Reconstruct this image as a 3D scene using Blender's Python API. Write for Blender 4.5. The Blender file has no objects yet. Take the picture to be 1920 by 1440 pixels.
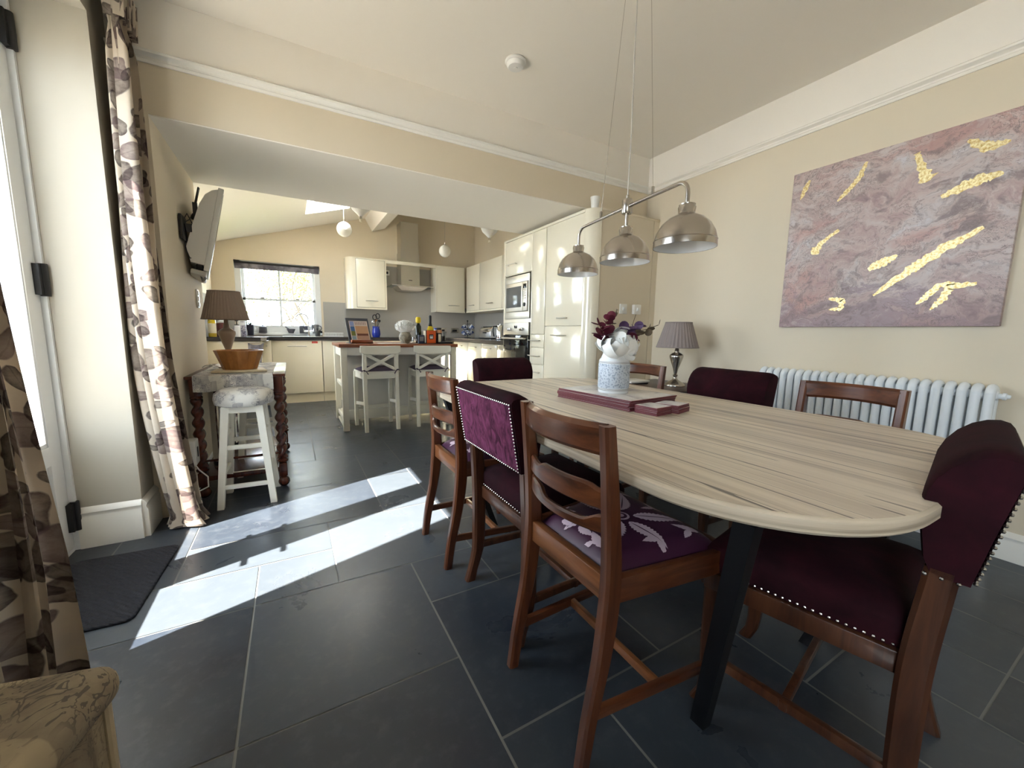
import bpy, bmesh, math, random
from mathutils import Vector, Matrix, Euler
random.seed(7)
R = math.radians
PI = math.pi
SC = bpy.context.scene
COL = SC.collection

# ---------------------------------------------------------------- camera
cam_data = bpy.data.cameras.new('camera')
cam_data.sensor_fit = 'HORIZONTAL'
cam_data.sensor_width = 36.0
cam_data.lens = 735.09 / 1920 * 36.0
cam_data.clip_start = 0.02
cam = bpy.data.objects.new('camera', cam_data)
COL.objects.link(cam)
yaw, pitch, roll = R(29.3895), R(-7.4982), R(0.8682)
fwd = Vector((math.sin(yaw)*math.cos(pitch), math.cos(yaw)*math.cos(pitch), math.sin(pitch)))
rgt = Vector((math.cos(yaw), -math.sin(yaw), 0))
upv = rgt.cross(fwd)
r2 = math.cos(roll)*rgt + math.sin(roll)*upv
u2 = -math.sin(roll)*rgt + math.cos(roll)*upv
mw = Matrix((r2, u2, -fwd)).transposed().to_4x4()
mw.translation = (0, 0, 1.065)
cam.matrix_world = mw
SC.camera = cam

# ---------------------------------------------------------------- light and exposure
SC.view_settings.view_transform = 'Standard'
SC.view_settings.look = 'None'
SC.view_settings.gamma = 1.0
SC.view_settings.use_curve_mapping = False
SC.view_settings.exposure = 1.8
world = bpy.data.worlds.new('sky'); SC.world = world
world.use_nodes = True
wn = world.node_tree.nodes; wl = world.node_tree.links
bg = wn['Background']
bg.inputs[0].default_value = (0.76, 0.88, 1.0, 1)
bg.inputs[1].default_value = 5.5
sun_data = bpy.data.lights.new('sun', 'SUN')
sun_data.energy = 42.0
sun_data.angle = R(0.53)
sun_data.color = (1.0, 0.95, 0.86)
sun = bpy.data.objects.new('sun', sun_data); COL.objects.link(sun)
SUN_DIR = Vector((math.cos(R(50.5))*math.cos(R(18)), math.cos(R(50.5))*math.sin(R(18)), -math.sin(R(50.5))))
sun.rotation_euler = SUN_DIR.to_track_quat('-Z', 'Y').to_euler()
sun.location = (-6, -2, 8)

def portal(name, loc, direction, w, h):
    d = bpy.data.lights.new(name, 'AREA'); d.shape = 'RECTANGLE'; d.size = w; d.size_y = h
    d.cycles.is_portal = True
    o = bpy.data.objects.new(name, d); COL.objects.link(o)
    o.location = loc; o.rotation_euler = Vector(direction).to_track_quat('-Z', 'Z').to_euler()
portal('sky_portal_garden_door', (-1.03, 1.97, 1.2), (1, 0, 0), 1.3, 2.5)
portal('sky_portal_kitchen_side', (-1.08, 5.0, 1.52), (1, 0, 0), 1.4, 1.0)
portal('sky_portal_fill_window', (-1.05, -1.08, 1.48), (1, 0, 0), 1.25, 1.3)
portal('sky_portal_kitchen_window', (-0.1, 7.2, 1.52), (0, -1, 0), 1.3, 1.2)

# ---------------------------------------------------------------- mesh helpers
def srgb(r, g, b):
    f = lambda c: (c/255/12.92) if c/255 <= 0.04045 else ((c/255+0.055)/1.055)**2.4
    return (f(r), f(g), f(b), 1)

class MB:
    def __init__(s): s.v = []; s.f = []; s.m = []; s.uv = {}; s.tone = {}
    def add(s, vs, fs, mi=0):
        o = len(s.v); s.v += [tuple(v) for v in vs]; s.f += [tuple(i+o for i in f) for f in fs]; s.m += [mi]*len(fs); return s
    def box(s, x0, x1, y0, y1, z0, z1, bev=0.0, mi=0, M=None, seg=2):
        if bev > 0:
            bm = bmesh.new(); bmesh.ops.create_cube(bm, size=1)
            for v in bm.verts:
                v.co = ((x0+x1)/2+v.co.x*(x1-x0), (y0+y1)/2+v.co.y*(y1-y0), (z0+z1)/2+v.co.z*(z1-z0))
            b = min(bev, abs(x1-x0)*.49, abs(y1-y0)*.49, abs(z1-z0)*.49)
            bmesh.ops.bevel(bm, geom=bm.edges[:], offset=b, segments=seg, affect='EDGES', profile=.5)
            bm.verts.index_update()
            vs = [v.co.copy() for v in bm.verts]; fs = [[v.index for v in f.verts] for f in bm.faces]; bm.free()
        else:
            vs = [Vector((x, y, z)) for x in (x0, x1) for y in (y0, y1) for z in (z0, z1)]
            fs = [(0,1,3,2),(4,6,7,5),(0,4,5,1),(2,3,7,6),(0,2,6,4),(1,5,7,3)]
        if M is not None: vs = [M @ v for v in vs]
        return s.add(vs, fs, mi)
    def bar(s, p, q, w, h, bev=0.0, up=(0,0,1), mi=0):
        p, q = Vector(p), Vector(q); d = (q-p); L = d.length; d.normalize(); upv = Vector(up)
        if abs(d.dot(upv)) > .98: upv = Vector((0,1,0))
        sd = d.cross(upv).normalized(); u = sd.cross(d)
        M = Matrix((sd, d, u)).transposed().to_4x4(); M.translation = p
        return s.box(-w/2, w/2, 0, L, -h/2, h/2, bev, mi, M)
    def loft(s, rings, cap=True, mi=0, closed=True):
        n = len(rings[0]); vs = [p for r in rings for p in r]; fs = []
        for i in range(len(rings)-1):
            for j in range(n if closed else n-1):
                k = (j+1) % n; fs.append((i*n+j, i*n+k, (i+1)*n+k, (i+1)*n+j))
        if cap and closed:
            fs.append(tuple(range(n))[::-1]); fs.append(tuple((len(rings)-1)*n+j for j in range(n)))
        return s.add(vs, fs, mi)
    def tube(s, pts, r, n=8, mi=0, cap=True, closed=False):
        pts = [Vector(p) for p in pts]; m = len(pts); rad = (lambda t: r) if not callable(r) else r
        rings = []; nrm = None
        for i, p in enumerate(pts):
            if closed: t = pts[(i+1) % m]-pts[i-1]
            else: t = pts[min(i+1, m-1)]-pts[max(i-1, 0)]
            if t.length < 1e-9: t = Vector((0,0,1))
            t.normalize()
            if nrm is None: nrm = t.orthogonal().normalized()
            nrm = (nrm-t*nrm.dot(t))
            if nrm.length < 1e-6: nrm = t.orthogonal()
            nrm.normalize(); b = t.cross(nrm); q = rad(i/max(1, m-1))
            rings.append([p+q*(math.cos(2*PI*j/n)*nrm+math.sin(2*PI*j/n)*b) for j in range(n)])
        if closed: rings.append(rings[0]); return s.loft(rings, False, mi)
        return s.loft(rings, cap, mi)
    def lathe(s, prof, c=(0,0,0), n=24, mi=0, M=None, sx=1, sy=1, mod=None):
        rings = []
        for k, (r, z) in enumerate(prof):
            ring = []
            for j in range(n):
                a = 2*PI*j/n; q = max(r, 1e-5)*(mod(a, z, r) if mod else 1)
                p = Vector((q*math.cos(a)*sx, q*math.sin(a)*sy, z))
                ring.append((M @ p if M is not None else p)+Vector(c))
            rings.append(ring)
        return s.loft(rings, False, mi)
    def prism(s, poly, z0, z1, M=None, mi=0, bev=0.0):
        n = len(poly)
        def ins(d):
            if d == 0: return poly
            out = []
            for i in range(n):
                a, b, c = Vector(poly[i-1]), Vector(poly[i]), Vector(poly[(i+1) % n])
                e1 = (b-a).normalized(); e2 = (c-b).normalized(); n1 = Vector((-e1.y, e1.x)); n2 = Vector((-e2.y, e2.x))
                m = (n1+n2); m = m/max(.3, m.dot(n1)) if m.length > 1e-6 else n1
                out.append((b+m*d)[:])
            return out
        lv = [(z0, bev), (z0+bev, 0), (z1-bev, 0), (z1, bev)] if bev else [(z0, 0), (z1, 0)]
        rings = []
        for z, d in lv:
            ring = [Vector((p[0], p[1], z)) for p in ins(d)]
            if M is not None: ring = [M @ p for p in ring]
            rings.append(ring)
        return s.loft(rings, True, mi)
    def grid(s, fn, nu, nv, mi=0, uvs=None, closed_u=False):
        o = len(s.v); vs = []
        for j in range(nv+1):
            for i in range(nu+1):
                vs.append(fn(i/nu, j/nv))
                if uvs: s.uv[o+j*(nu+1)+i] = uvs(i/nu, j/nv)
        fs = [(j*(nu+1)+i, j*(nu+1)+i+1, (j+1)*(nu+1)+i+1, (j+1)*(nu+1)+i) for j in range(nv) for i in range(nu)]
        return s.add(vs, fs, mi)
    def ball(s, c, r, n=10, mi=0, sx=1, sy=1, sz=1):
        prof = [(r*math.sin(PI*k/n), -r*math.cos(PI*k/n)*sz) for k in range(n+1)]
        return s.lathe(prof, c, max(8, n+4), mi, None, sx, sy)

def obj(name, mb, mats, parent=None, loc=(0,0,0), rot=(0,0,0), sharp=38, normals=True, kind=None, label=None):
    me = bpy.data.meshes.new(name)
    me.from_pydata(mb.v, [], mb.f)
    if not isinstance(mats, (list, tuple)): mats = [mats]
    for m in mats: me.materials.append(m)
    if len(mats) > 1: me.polygons.foreach_set('material_index', mb.m)
    if mb.uv:
        ul = me.uv_layers.new(name='UVMap')
        for lp in me.loops: ul.data[lp.index].uv = mb.uv.get(lp.vertex_index, (0, 0))
    if mb.tone:
        at = me.attributes.new('tone', 'FLOAT', 'FACE')
        at.data.foreach_set('value', [mb.tone.get(i, .5) for i in range(len(me.polygons))])
    if normals:
        bm = bmesh.new(); bm.from_mesh(me); bmesh.ops.recalc_face_normals(bm, faces=bm.faces[:]); bm.to_mesh(me); bm.free()
    me.polygons.foreach_set('use_smooth', [True]*len(me.polygons))
    me.set_sharp_from_angle(angle=R(sharp))
    o = bpy.data.objects.new(name, me); COL.objects.link(o)
    o.location = loc; o.rotation_euler = rot
    if parent is not None: o.parent = parent
    if kind: o['kind'] = kind
    if label: o['label'] = label
    return o

def thing(name, label, cat, loc=(0,0,0), rz=0, group=None):
    o = bpy.data.objects.new(name, None); COL.objects.link(o); o.empty_display_size = .1
    o.location = loc; o.rotation_euler = (0, 0, rz); o['label'] = label; o['category'] = cat
    if group: o['group'] = group
    return o
def tag(o, label, cat, group=None):
    o['label'] = label; o['category'] = cat
    if group: o['group'] = group
    return o
def struct(name, mb, mats, parent=None, **k):
    return obj(name, mb, mats, parent, kind='structure', **k)
def sroot(name, label=None):
    o = bpy.data.objects.new(name, None); COL.objects.link(o); o['kind'] = 'structure'
    if label: o['label'] = label
    return o
def copy_tree(o, label=None, loc=None, rz=None, group=None, parent=None):
    c = o.copy(); COL.objects.link(c)
    if parent is not None: c.parent = parent
    if label: c['label'] = label
    if loc is not None: c.location = loc
    if rz is not None: c.rotation_euler = (0, 0, rz)
    if group: c['group'] = group
    for ch in list(o.children): copy_tree(ch, parent=c)
    return c
def rounded_rect(x0, x1, y0, y1, r, n=6):
    pts = []
    for cx, cy, a0 in ((x1-r, y1-r, 0), (x0+r, y1-r, 90), (x0+r, y0+r, 180), (x1-r, y0+r, 270)):
        for k in range(n+1):
            a = R(a0+90*k/n); pts.append((cx+r*math.cos(a), cy+r*math.sin(a)))
    return pts
def arc(c, r, a0, a1, n, plane='xz'):
    out = []
    for k in range(n+1):
        a = R(a0+(a1-a0)*k/n); u, w = r*math.cos(a), r*math.sin(a)
        if plane == 'xz': out.append((c[0]+u, c[1], c[2]+w))
        elif plane == 'yz': out.append((c[0], c[1]+u, c[2]+w))
        else: out.append((c[0]+u, c[1]+w, c[2]))
    return out

# ---------------------------------------------------------------- material helpers
class NT:
    def __init__(s, name):
        s.m = bpy.data.materials.new(name); s.m.use_nodes = True; s.t = s.m.node_tree; s.n = s.t.nodes; s.l = s.t.links
        s.b = s.n['Principled BSDF']
    def new(s, typ, **k):
        x = s.n.new(typ)
        for a, v in k.items(): setattr(x, a, v)
        return x
    def put(s, sock, v):
        if hasattr(v, 'is_linked') or isinstance(v, bpy.types.NodeSocket): s.l.new(v, sock)
        elif v is not None: sock.default_value = v
    def math(s, op, a, b=None, c=None, clamp=False):
        x = s.new('ShaderNodeMath', operation=op, use_clamp=clamp); s.put(x.inputs[0], a)
        if b is not None: s.put(x.inputs[1], b)
        if c is not None: s.put(x.inputs[2], c)
        return x.outputs[0]
    def vm(s, op, a, b=None, out=0):
        x = s.new('ShaderNodeVectorMath', operation=op); s.put(x.inputs[0], a)
        if b is not None: s.put(x.inputs[1], b)
        return x.outputs[out]
    def coord(s, kind='Object'): return s.new('ShaderNodeTexCoord').outputs[kind]
    def mapping(s, v, scale=(1,1,1), rot=(0,0,0), loc=(0,0,0)):
        x = s.new('ShaderNodeMapping'); s.l.new(v, x.inputs[0]); x.inputs[1].default_value = loc; x.inputs[2].default_value = rot; x.inputs[3].default_value = scale
        return x.outputs[0]
    def noise(s, v, scale=5, detail=4, rough=.5, dist=0, out=0):
        x = s.new('ShaderNodeTexNoise'); s.l.new(v, x.inputs['Vector']); x.inputs['Scale'].default_value = scale; x.inputs['Detail'].default_value = detail
        x.inputs['Roughness'].default_value = rough; x.inputs['Distortion'].default_value = dist
        return x.outputs[out]
    def ramp(s, f, stops, interp='LINEAR'):
        x = s.new('ShaderNodeValToRGB'); s.l.new(f, x.inputs[0]); cr = x.color_ramp; cr.interpolation = interp
        while len(cr.elements) < len(stops): cr.elements.new(.5)
        for e, (p, c) in zip(cr.elements, stops):
            e.position = p; e.color = c if len(c) == 4 else (*c, 1)
        return x.outputs[0]
    def mix(s, f, a, b, blend='MIX'):
        x = s.new('ShaderNodeMix', data_type='RGBA', blend_type=blend); s.put(x.inputs[0], f); s.put(x.inputs[6], a); s.put(x.inputs[7], b)
        return x.outputs[2]
    def bump(s, h, strength=.2, dist=.01):
        x = s.new('ShaderNodeBump'); s.l.new(h, x.inputs['Height']); x.inputs['Strength'].default_value = strength; x.inputs['Distance'].default_value = dist
        s.l.new(x.outputs[0], s.b.inputs['Normal'])
    def base(s, c): s.put(s.b.inputs['Base Color'], c)
    def set(s, **k):
        for a, v in k.items(): s.put(s.b.inputs[a.replace('_', ' ')], v)
        return s

def simple(name, col, rough=.5, metal=0.0, coat=0.0, bump=0, bscale=200, var=0.0, **k):
    t = NT(name); t.base(col); t.set(Roughness=rough, Metallic=metal)
    if coat: t.b.inputs['Coat Weight'].default_value = coat; t.b.inputs['Coat Roughness'].default_value = .06
    if var:
        n = t.noise(t.coord(), 6, 4); c2 = tuple(min(1, x*(1-var)) for x in col[:3])+(1,)
        t.base(t.mix(n, col, c2))
    if bump: t.bump(t.noise(t.coord(), bscale, 3), bump, .002)
    for a, v in k.items(): t.b.inputs[a.replace('_', ' ')].default_value = v
    return t.m
# ---------------------------------------------------------------- materials
CREAM_WALL = simple('cream_wall_paint', srgb(222, 209, 185), .75, bump=.05, bscale=120)
WHITE_WALL = simple('white_ceiling_paint', srgb(242, 236, 225), .8, bump=.04, bscale=120)
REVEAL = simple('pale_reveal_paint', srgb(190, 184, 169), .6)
TRIM_WHITE = simple('white_gloss_trim', srgb(240, 238, 230), .35)
FRAME_WHITE = simple('white_frame_paint', srgb(236, 238, 238), .4)
GLOSS_CREAM = simple('gloss_cream_door', srgb(233, 225, 203), .16, coat=.35)
CARCASS = simple('cream_carcass', srgb(228, 219, 196), .4)
SEAM = simple('dark_seam', srgb(92, 84, 68), .8)
STEEL = simple('brushed_steel', srgb(206, 202, 192), .42, 1.0)
MWGLASS = simple('microwave_window', srgb(92, 94, 94), .12)
CHROME = simple('chrome', srgb(226, 226, 228), .08, 1.0)
NICKEL = simple('satin_nickel', srgb(190, 183, 174), .24, 1.0)
BLACK = simple('black_plastic', srgb(24, 23, 24), .45)
BLACKMETAL = simple('black_metal', srgb(34, 34, 37), .42, .6)
BLACKGLASS = simple('black_glass', srgb(16, 16, 18), .05)
DARKGREY = simple('dark_grey_glaze', srgb(84, 84, 92), .45)
MIDGREY = simple('grey_glaze', srgb(128, 126, 128), .45)
WHITE_PAINT = simple('white_furniture_paint', srgb(236, 234, 222), .42)
WHITE_PLASTIC = simple('white_plastic', srgb(232, 230, 224), .4)
CERAMIC = simple('white_ceramic', srgb(236, 238, 240), .25)
SPLASH = simple('grey_glass_splashback', srgb(172, 168, 160), .2)
GREY_PANEL = simple('pale_grey_panel', srgb(222, 220, 214), .5)
WORKTOP = simple('dark_worktop', srgb(58, 54, 54), .22, var=.4)
RED = simple('red_label', srgb(206, 44, 32), .5)
ORANGE = simple('orange_card', srgb(222, 92, 28), .5)
YELLOW = simple('yellow_label', srgb(226, 196, 20), .45)
YELLOW_CLOTH = simple('yellow_rubber', srgb(238, 214, 20), .55)
NAVY = simple('navy_pack', srgb(52, 58, 82), .5)
BLUE = simple('cobalt_glaze', srgb(26, 46, 150), .18)
BOTTLE = simple('dark_bottle_glass', srgb(20, 24, 16), .1)
OXBLOOD = simple('oxblood_tin', srgb(84, 22, 16), .35)
LEAFGREEN = simple('succulent_green', srgb(66, 96, 70), .5)
WHITE_PETAL = simple('white_petal', srgb(244, 244, 240), .6)
SUBS = WHITE_PETAL.node_tree.nodes['Principled BSDF']; SUBS.inputs['Subsurface Weight'].default_value = .0
BURGUNDY = simple('burgundy_leaf', srgb(98, 28, 50), .5)
PLUMLEAF = simple('plum_leaf', srgb(92, 66, 104), .55)
OLIVELEAF = simple('olive_brown_leaf', srgb(104, 88, 68), .55)
STEMBROWN = simple('stem_brown', srgb(88, 72, 52), .6)
CLEARISH = simple('frosted_plastic', srgb(200, 200, 196), .3)
GLOBE = simple('opal_glass', srgb(240, 236, 224), .25)
CABLE = simple('clear_cable', srgb(190, 184, 176), .35)
DARKWOOD_FLAT = simple('dark_stained_wood', srgb(52, 30, 24), .35)
PATIO = simple('patio_stone', srgb(134, 128, 118), .8, var=.3)
BEIGE_LABEL = simple('beige_label', srgb(226, 216, 190), .5)
GOLDOIL = simple('olive_oil', srgb(196, 168, 40), .12)
SEAT_GREY = simple('plum_cushion', srgb(76, 64, 84), .85)

def glass_mat():
    t = NT('window_glass'); n = t.n
    tr = t.new('ShaderNodeBsdfTransparent'); gl = t.new('ShaderNodeBsdfGlossy'); gl.inputs['Roughness'].default_value = .02
    fr = t.new('ShaderNodeFresnel'); fr.inputs[0].default_value = 1.45
    mx = t.new('ShaderNodeMixShader'); t.l.new(t.math('MULTIPLY', fr.outputs[0], .6), mx.inputs[0]); t.l.new(tr.outputs[0], mx.inputs[1]); t.l.new(gl.outputs[0], mx.inputs[2])
    t.l.new(mx.outputs[0], n['Material Output'].inputs[0]); return t.m
GLASS = glass_mat()
def tint_glass(name, col, fac):
    t = NT(name); tr = t.new('ShaderNodeBsdfTransparent'); tr.inputs[0].default_value = col
    gl = t.new('ShaderNodeBsdfGlossy'); gl.inputs['Roughness'].default_value = .05
    mx = t.new('ShaderNodeMixShader'); mx.inputs[0].default_value = fac; t.l.new(tr.outputs[0], mx.inputs[1]); t.l.new(gl.outputs[0], mx.inputs[2])
    t.l.new(mx.outputs[0], t.n['Material Output'].inputs[0]); return t.m
HOODGLASS = tint_glass('hood_canopy_glass', (.8, .86, .86, 1), .2)
TUBGLASS = tint_glass('clear_tub_plastic', (.86, .86, .85, 1), .12)

def wood(name, c1, c2, c3, rough=.3, grain=(30, 30, 2.2), coat=.25, kind='Object'):
    t = NT(name); v = t.mapping(t.coord(kind), grain)
    w = t.noise(v, 1.0, 5, .6, .6)
    f = t.noise(t.mapping(t.coord(kind), tuple(g*5 for g in grain)), 1.0, 3)
    c = t.ramp(w, [(.3, c1), (.5, c2), (.72, c3)])
    c = t.mix(t.math('MULTIPLY', f, .35), c, c1)
    t.base(c); t.set(Roughness=rough); t.b.inputs['Coat Weight'].default_value = coat; t.b.inputs['Coat Roughness'].default_value = .15
    t.bump(f, .08, .002)
    return t.m
CHAIRWOOD = wood('chair_oak_stain', srgb(58, 30, 18), srgb(96, 52, 30), srgb(122, 72, 42))
RAILWOOD = wood('warm_oak_rail', srgb(92, 52, 28), srgb(132, 82, 48), srgb(154, 100, 62), grain=(3, 30, 30))
CHAIRWOOD_X = wood('chair_oak_stain_rail', srgb(58, 30, 18), srgb(96, 52, 30), srgb(122, 72, 42), grain=(3, 30, 30))
CHAIRWOOD_Y = wood('chair_oak_stain_side', srgb(58, 30, 18), srgb(96, 52, 30), srgb(122, 72, 42), grain=(30, 3, 30))
PURPLEWOOD = wood('walnut_stain', srgb(46, 24, 15), srgb(78, 45, 28), srgb(98, 60, 38))
TWISTWOOD = wood('dark_mahogany', srgb(48, 20, 14), srgb(84, 38, 24), srgb(104, 50, 32), rough=.25)
BAMBOO = wood('bamboo_slats', srgb(146, 92, 44), srgb(182, 122, 62), srgb(200, 146, 84), grain=(14, 14, 1.5))
ISLANDTOP = wood('oak_island_top', srgb(96, 46, 24), srgb(140, 76, 42), srgb(164, 98, 60), grain=(2, 24, 24))
BOARDWOOD = simple('pale_board', srgb(206, 190, 158), .5)
TERRAWOOD = wood('book_stand_wood', srgb(110, 50, 22), srgb(156, 82, 40), srgb(176, 100, 54), grain=(4, 30, 30))

def tabletop_mat():
    t = NT('limed_plank_tabletop'); o = t.coord()
    long = t.noise(t.mapping(o, (26, .55, 1)), 1.0, 6, .62, .5)
    c = t.ramp(long, [(.28, srgb(156, 142, 128)), (.42, srgb(198, 184, 166)), (.55, srgb(222, 209, 190)), (.75, srgb(232, 219, 200))])
    fine = t.noise(t.mapping(o, (150, 2.2, 1)), 1.0, 3)
    c = t.mix(t.math('MULTIPLY', fine, .3), c, srgb(170, 152, 126))
    st = t.noise(t.mapping(o, (15, .38, 1), loc=(3.3, 1.7, 0)), 1.0, 2, .5, .3)
    band = t.math('LESS_THAN', t.math('ABSOLUTE', t.math('SUBTRACT', st, .5)), .0075)
    side = t.math('GREATER_THAN', t.noise(t.mapping(o, (4, .6, 1), loc=(9, 4, 0)), 1.0, 2), .44)
    c = t.mix(t.math('MULTIPLY', t.math('MULTIPLY', band, side), .75), c, srgb(72, 62, 54))
    sm = t.noise(t.mapping(o, (9, .8, 1), loc=(6, 2, 0)), 1.0, 4, .6)
    c = t.mix(t.ramp(sm, [(.56, (0, 0, 0)), (.74, (.55, .55, .55))]), c, srgb(128, 118, 112))
    sx = t.new('ShaderNodeSeparateXYZ'); t.l.new(o, sx.inputs[0])
    wob = t.math('MULTIPLY', t.math('SUBTRACT', t.noise(t.mapping(o, (2, .9, 1)), 1.0, 2), .5), .035)
    xx = t.math('ADD', sx.outputs[0], wob)
    gate = t.noise(t.mapping(o, (5.5, .7, 1), loc=(1, 8, 0)), 1.0, 1)
    for k, px in enumerate((-.50, -.41, -.315, -.20, -.09, .03, .15, .285, .39, .49)):
        ln = t.math('LESS_THAN', t.math('ABSOLUTE', t.math('SUBTRACT', xx, px)), .0017+.0006*(k % 3))
        on = t.math('GREATER_THAN', gate, (.36, .5, .42, .3)[k % 4])
        c = t.mix(t.math('MULTIPLY', t.math('MULTIPLY', ln, on), .78), c, srgb(70, 60, 54))
    t.base(c); t.set(Roughness=.36); t.bump(long, .04, .002)
    return t.m
TABLETOP = tabletop_mat()
def edge_mat():
    t = NT('limed_edge_band'); n = t.noise(t.mapping(t.coord(), (1.6, 1.6, 70)), 1.0, 5, .6)
    t.base(t.ramp(n, [(.35, srgb(152, 136, 116)), (.52, srgb(196, 180, 156)), (.7, srgb(212, 198, 176))])); t.set(Roughness=.45); return t.m
TABLEEDGE = edge_mat()

def slate_mat():
    t = NT('slate_tile'); o = t.coord()
    at = t.new('ShaderNodeAttribute'); at.attribute_name = 'tone'; tone = at.outputs['Fac']
    n = t.noise(o, 3.2, 6, .6, .6); n2 = t.noise(t.mapping(o, (1, 1, 1), loc=(5, 1, 0)), 22, 5, .65)
    lo = srgb(31, 37, 48); hi = srgb(76, 82, 88)
    c = t.mix(tone, lo, hi)
    c = t.mix(t.ramp(n, [(.35, (0, 0, 0)), (.7, (.5, .5, .5))]), c, srgb(58, 66, 74))
    c = t.mix(t.ramp(n2, [(.5, (0, 0, 0)), (.8, (.4, .4, .4))]), c, srgb(86, 90, 94))
    t.base(c)
    t.set(Roughness=t.ramp(n, [(.3, (.26, .26, .26)), (.75, (.38, .38, .38))]))
    t.b.inputs['Specular IOR Level'].default_value = .5
    h = t.math('ADD', t.math('MULTIPLY', n, 1.0), t.math('MULTIPLY', n2, .18))
    t.bump(h, .13, .010)
    return t.m
SLATE = slate_mat()
GROUT = simple('pale_grout', srgb(128, 128, 124), .85)

def velvet(name, c1, c2, crush=0.0, sheen=.6):
    t = NT(name); o = t.coord()
    n = t.noise(o, 9 if not crush else 16, 5, .6, 1.2 if crush else .4)
    n = t.noise(t.mapping(o, (1, 1, .55)), 26, 5, .6, 1.6) if crush else n
    t.base(t.ramp(n, [(.34, c1), (.66, c2)])); t.set(Roughness=.9); t.b.inputs['Specular IOR Level'].default_value = .15
    t.b.inputs['Sheen Weight'].default_value = sheen; t.b.inputs['Sheen Roughness'].default_value = .35
    t.b.inputs['Sheen Tint'].default_value = c2
    if crush: t.bump(n, .4, .006)
    return t.m
VELVET = velvet('aubergine_velvet', srgb(28, 6, 12), srgb(46, 11, 20), 0, .05)
VELVET_CRUSH = velvet('crushed_purple_velvet_lit', srgb(56, 17, 36), srgb(114, 54, 84), 1, .35)  # crushed texture is the cloth's own; lighter purple paints in the door light
SEATPURPLE = simple('purple_damask', srgb(66, 28, 56), .45)
SEATCREAM = simple('cream_damask_leaf', srgb(212, 190, 202), .5)
SEATDARK = simple('dark_damask_vein', srgb(70, 28, 60), .5)

def leaf_fabric(name, ground, inks, scale, uvk='UV', soft=.25, dens=1.0, ratio=1.9):
    """overlapping petal and leaf blots printed on cloth"""
    t = NT(name); uv = t.coord(uvk)
    if uvk == 'Object': v0 = uv
    else: v0 = uv
    wob = t.noise(v0, 5*scale/4, 3, out=1)
    base = t.vm('ADD', v0, t.vm('MULTIPLY', t.vm('SUBTRACT', wob, (.5, .5, .5)), (.09/scale*4,)*3))
    tex = t.noise(v0, 40*scale/4, 5, .65)
    col = t.mix(t.math('MULTIPLY', tex, .25), ground, tuple(c*.8 for c in ground[:3])+(1,))
    for k, ink in enumerate(inks):
        s = scale*(.85+.35*k)
        vv = t.mapping(base, (s, s, s), loc=(3.7*k+.3, 1.9*k, .5*k))
        vo = t.new('ShaderNodeTexVoronoi', voronoi_dimensions='2D' if uvk == 'UV' else '3D'); t.l.new(vv, vo.inputs['Vector']); vo.inputs['Scale'].default_value = 1.0; vo.inputs['Randomness'].default_value = .9
        d = t.vm('SUBTRACT', vv, vo.outputs['Position'])
        rnd = t.new('ShaderNodeSeparateColor'); t.l.new(vo.outputs['Color'], rnd.inputs[0])
        ang = t.math('MULTIPLY', rnd.outputs[0], 6.283)
        sp = t.new('ShaderNodeSeparateXYZ'); t.l.new(d, sp.inputs[0])
        ca, sa = t.math('COSINE', ang), t.math('SINE', ang)
        u = t.math('ADD', t.math('MULTIPLY', sp.outputs[0], ca), t.math('MULTIPLY', sp.outputs[1], sa))
        w = t.math('SUBTRACT', t.math('MULTIPLY', sp.outputs[1], ca), t.math('MULTIPLY', sp.outputs[0], sa))
        asp = t.math('ADD', 1.0, t.math('MULTIPLY', rnd.outputs[1], ratio-.6))
        e = t.math('ADD', t.math('POWER', t.math('ABSOLUTE', u), 2.0), t.math('POWER', t.math('ABSOLUTE', t.math('MULTIPLY', w, asp)), 2.0))
        rad = t.math('MULTIPLY', t.math('ADD', .10, t.math('MULTIPLY', rnd.outputs[2], .16)), dens)
        m = t.math('MULTIPLY', t.math('SUBTRACT', rad, e), 50.0/ max(soft, .05) * .25, clamp=True)
        vein = t.math('LESS_THAN', t.math('ABSOLUTE', w), .012)
        sh = t.math('ADD', .62, t.math('MULTIPLY', t.math('DIVIDE', e, rad), .38), clamp=True)
        m = t.math('MULTIPLY', t.math('MULTIPLY', m, sh), t.math('ADD', .55, t.math('MULTIPLY', tex, .75)), clamp=True)
        col = t.mix(m, col, ink)
        col = t.mix(t.math('MULTIPLY', t.math('MULTIPLY', vein, m), .4), col, tuple(c*.5 for c in ink[:3])+(1,))
    return t, col
def curtain_mat():
    t, col = leaf_fabric('leaf_print_curtain', srgb(222, 209, 190), [srgb(84, 66, 62), srgb(112, 92, 92), srgb(64, 50, 48)], 11.5, dens=.70)
    t.base(col); t.set(Roughness=.85)
    n = t.noise(t.mapping(t.coord('UV'), (900, 900, 1)), 1, 1)
    tl = t.new('ShaderNodeBsdfTranslucent'); t.put(tl.inputs[0], col)
    mx = t.new('ShaderNodeMixShader'); mx.inputs[0].default_value = .35
    t.l.new(t.b.outputs[0], mx.inputs[1]); t.l.new(tl.outputs[0], mx.inputs[2]); t.l.new(mx.outputs[0], t.n['Material Output'].inputs[0])
    return t.m
CURTAIN = curtain_mat()
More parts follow.
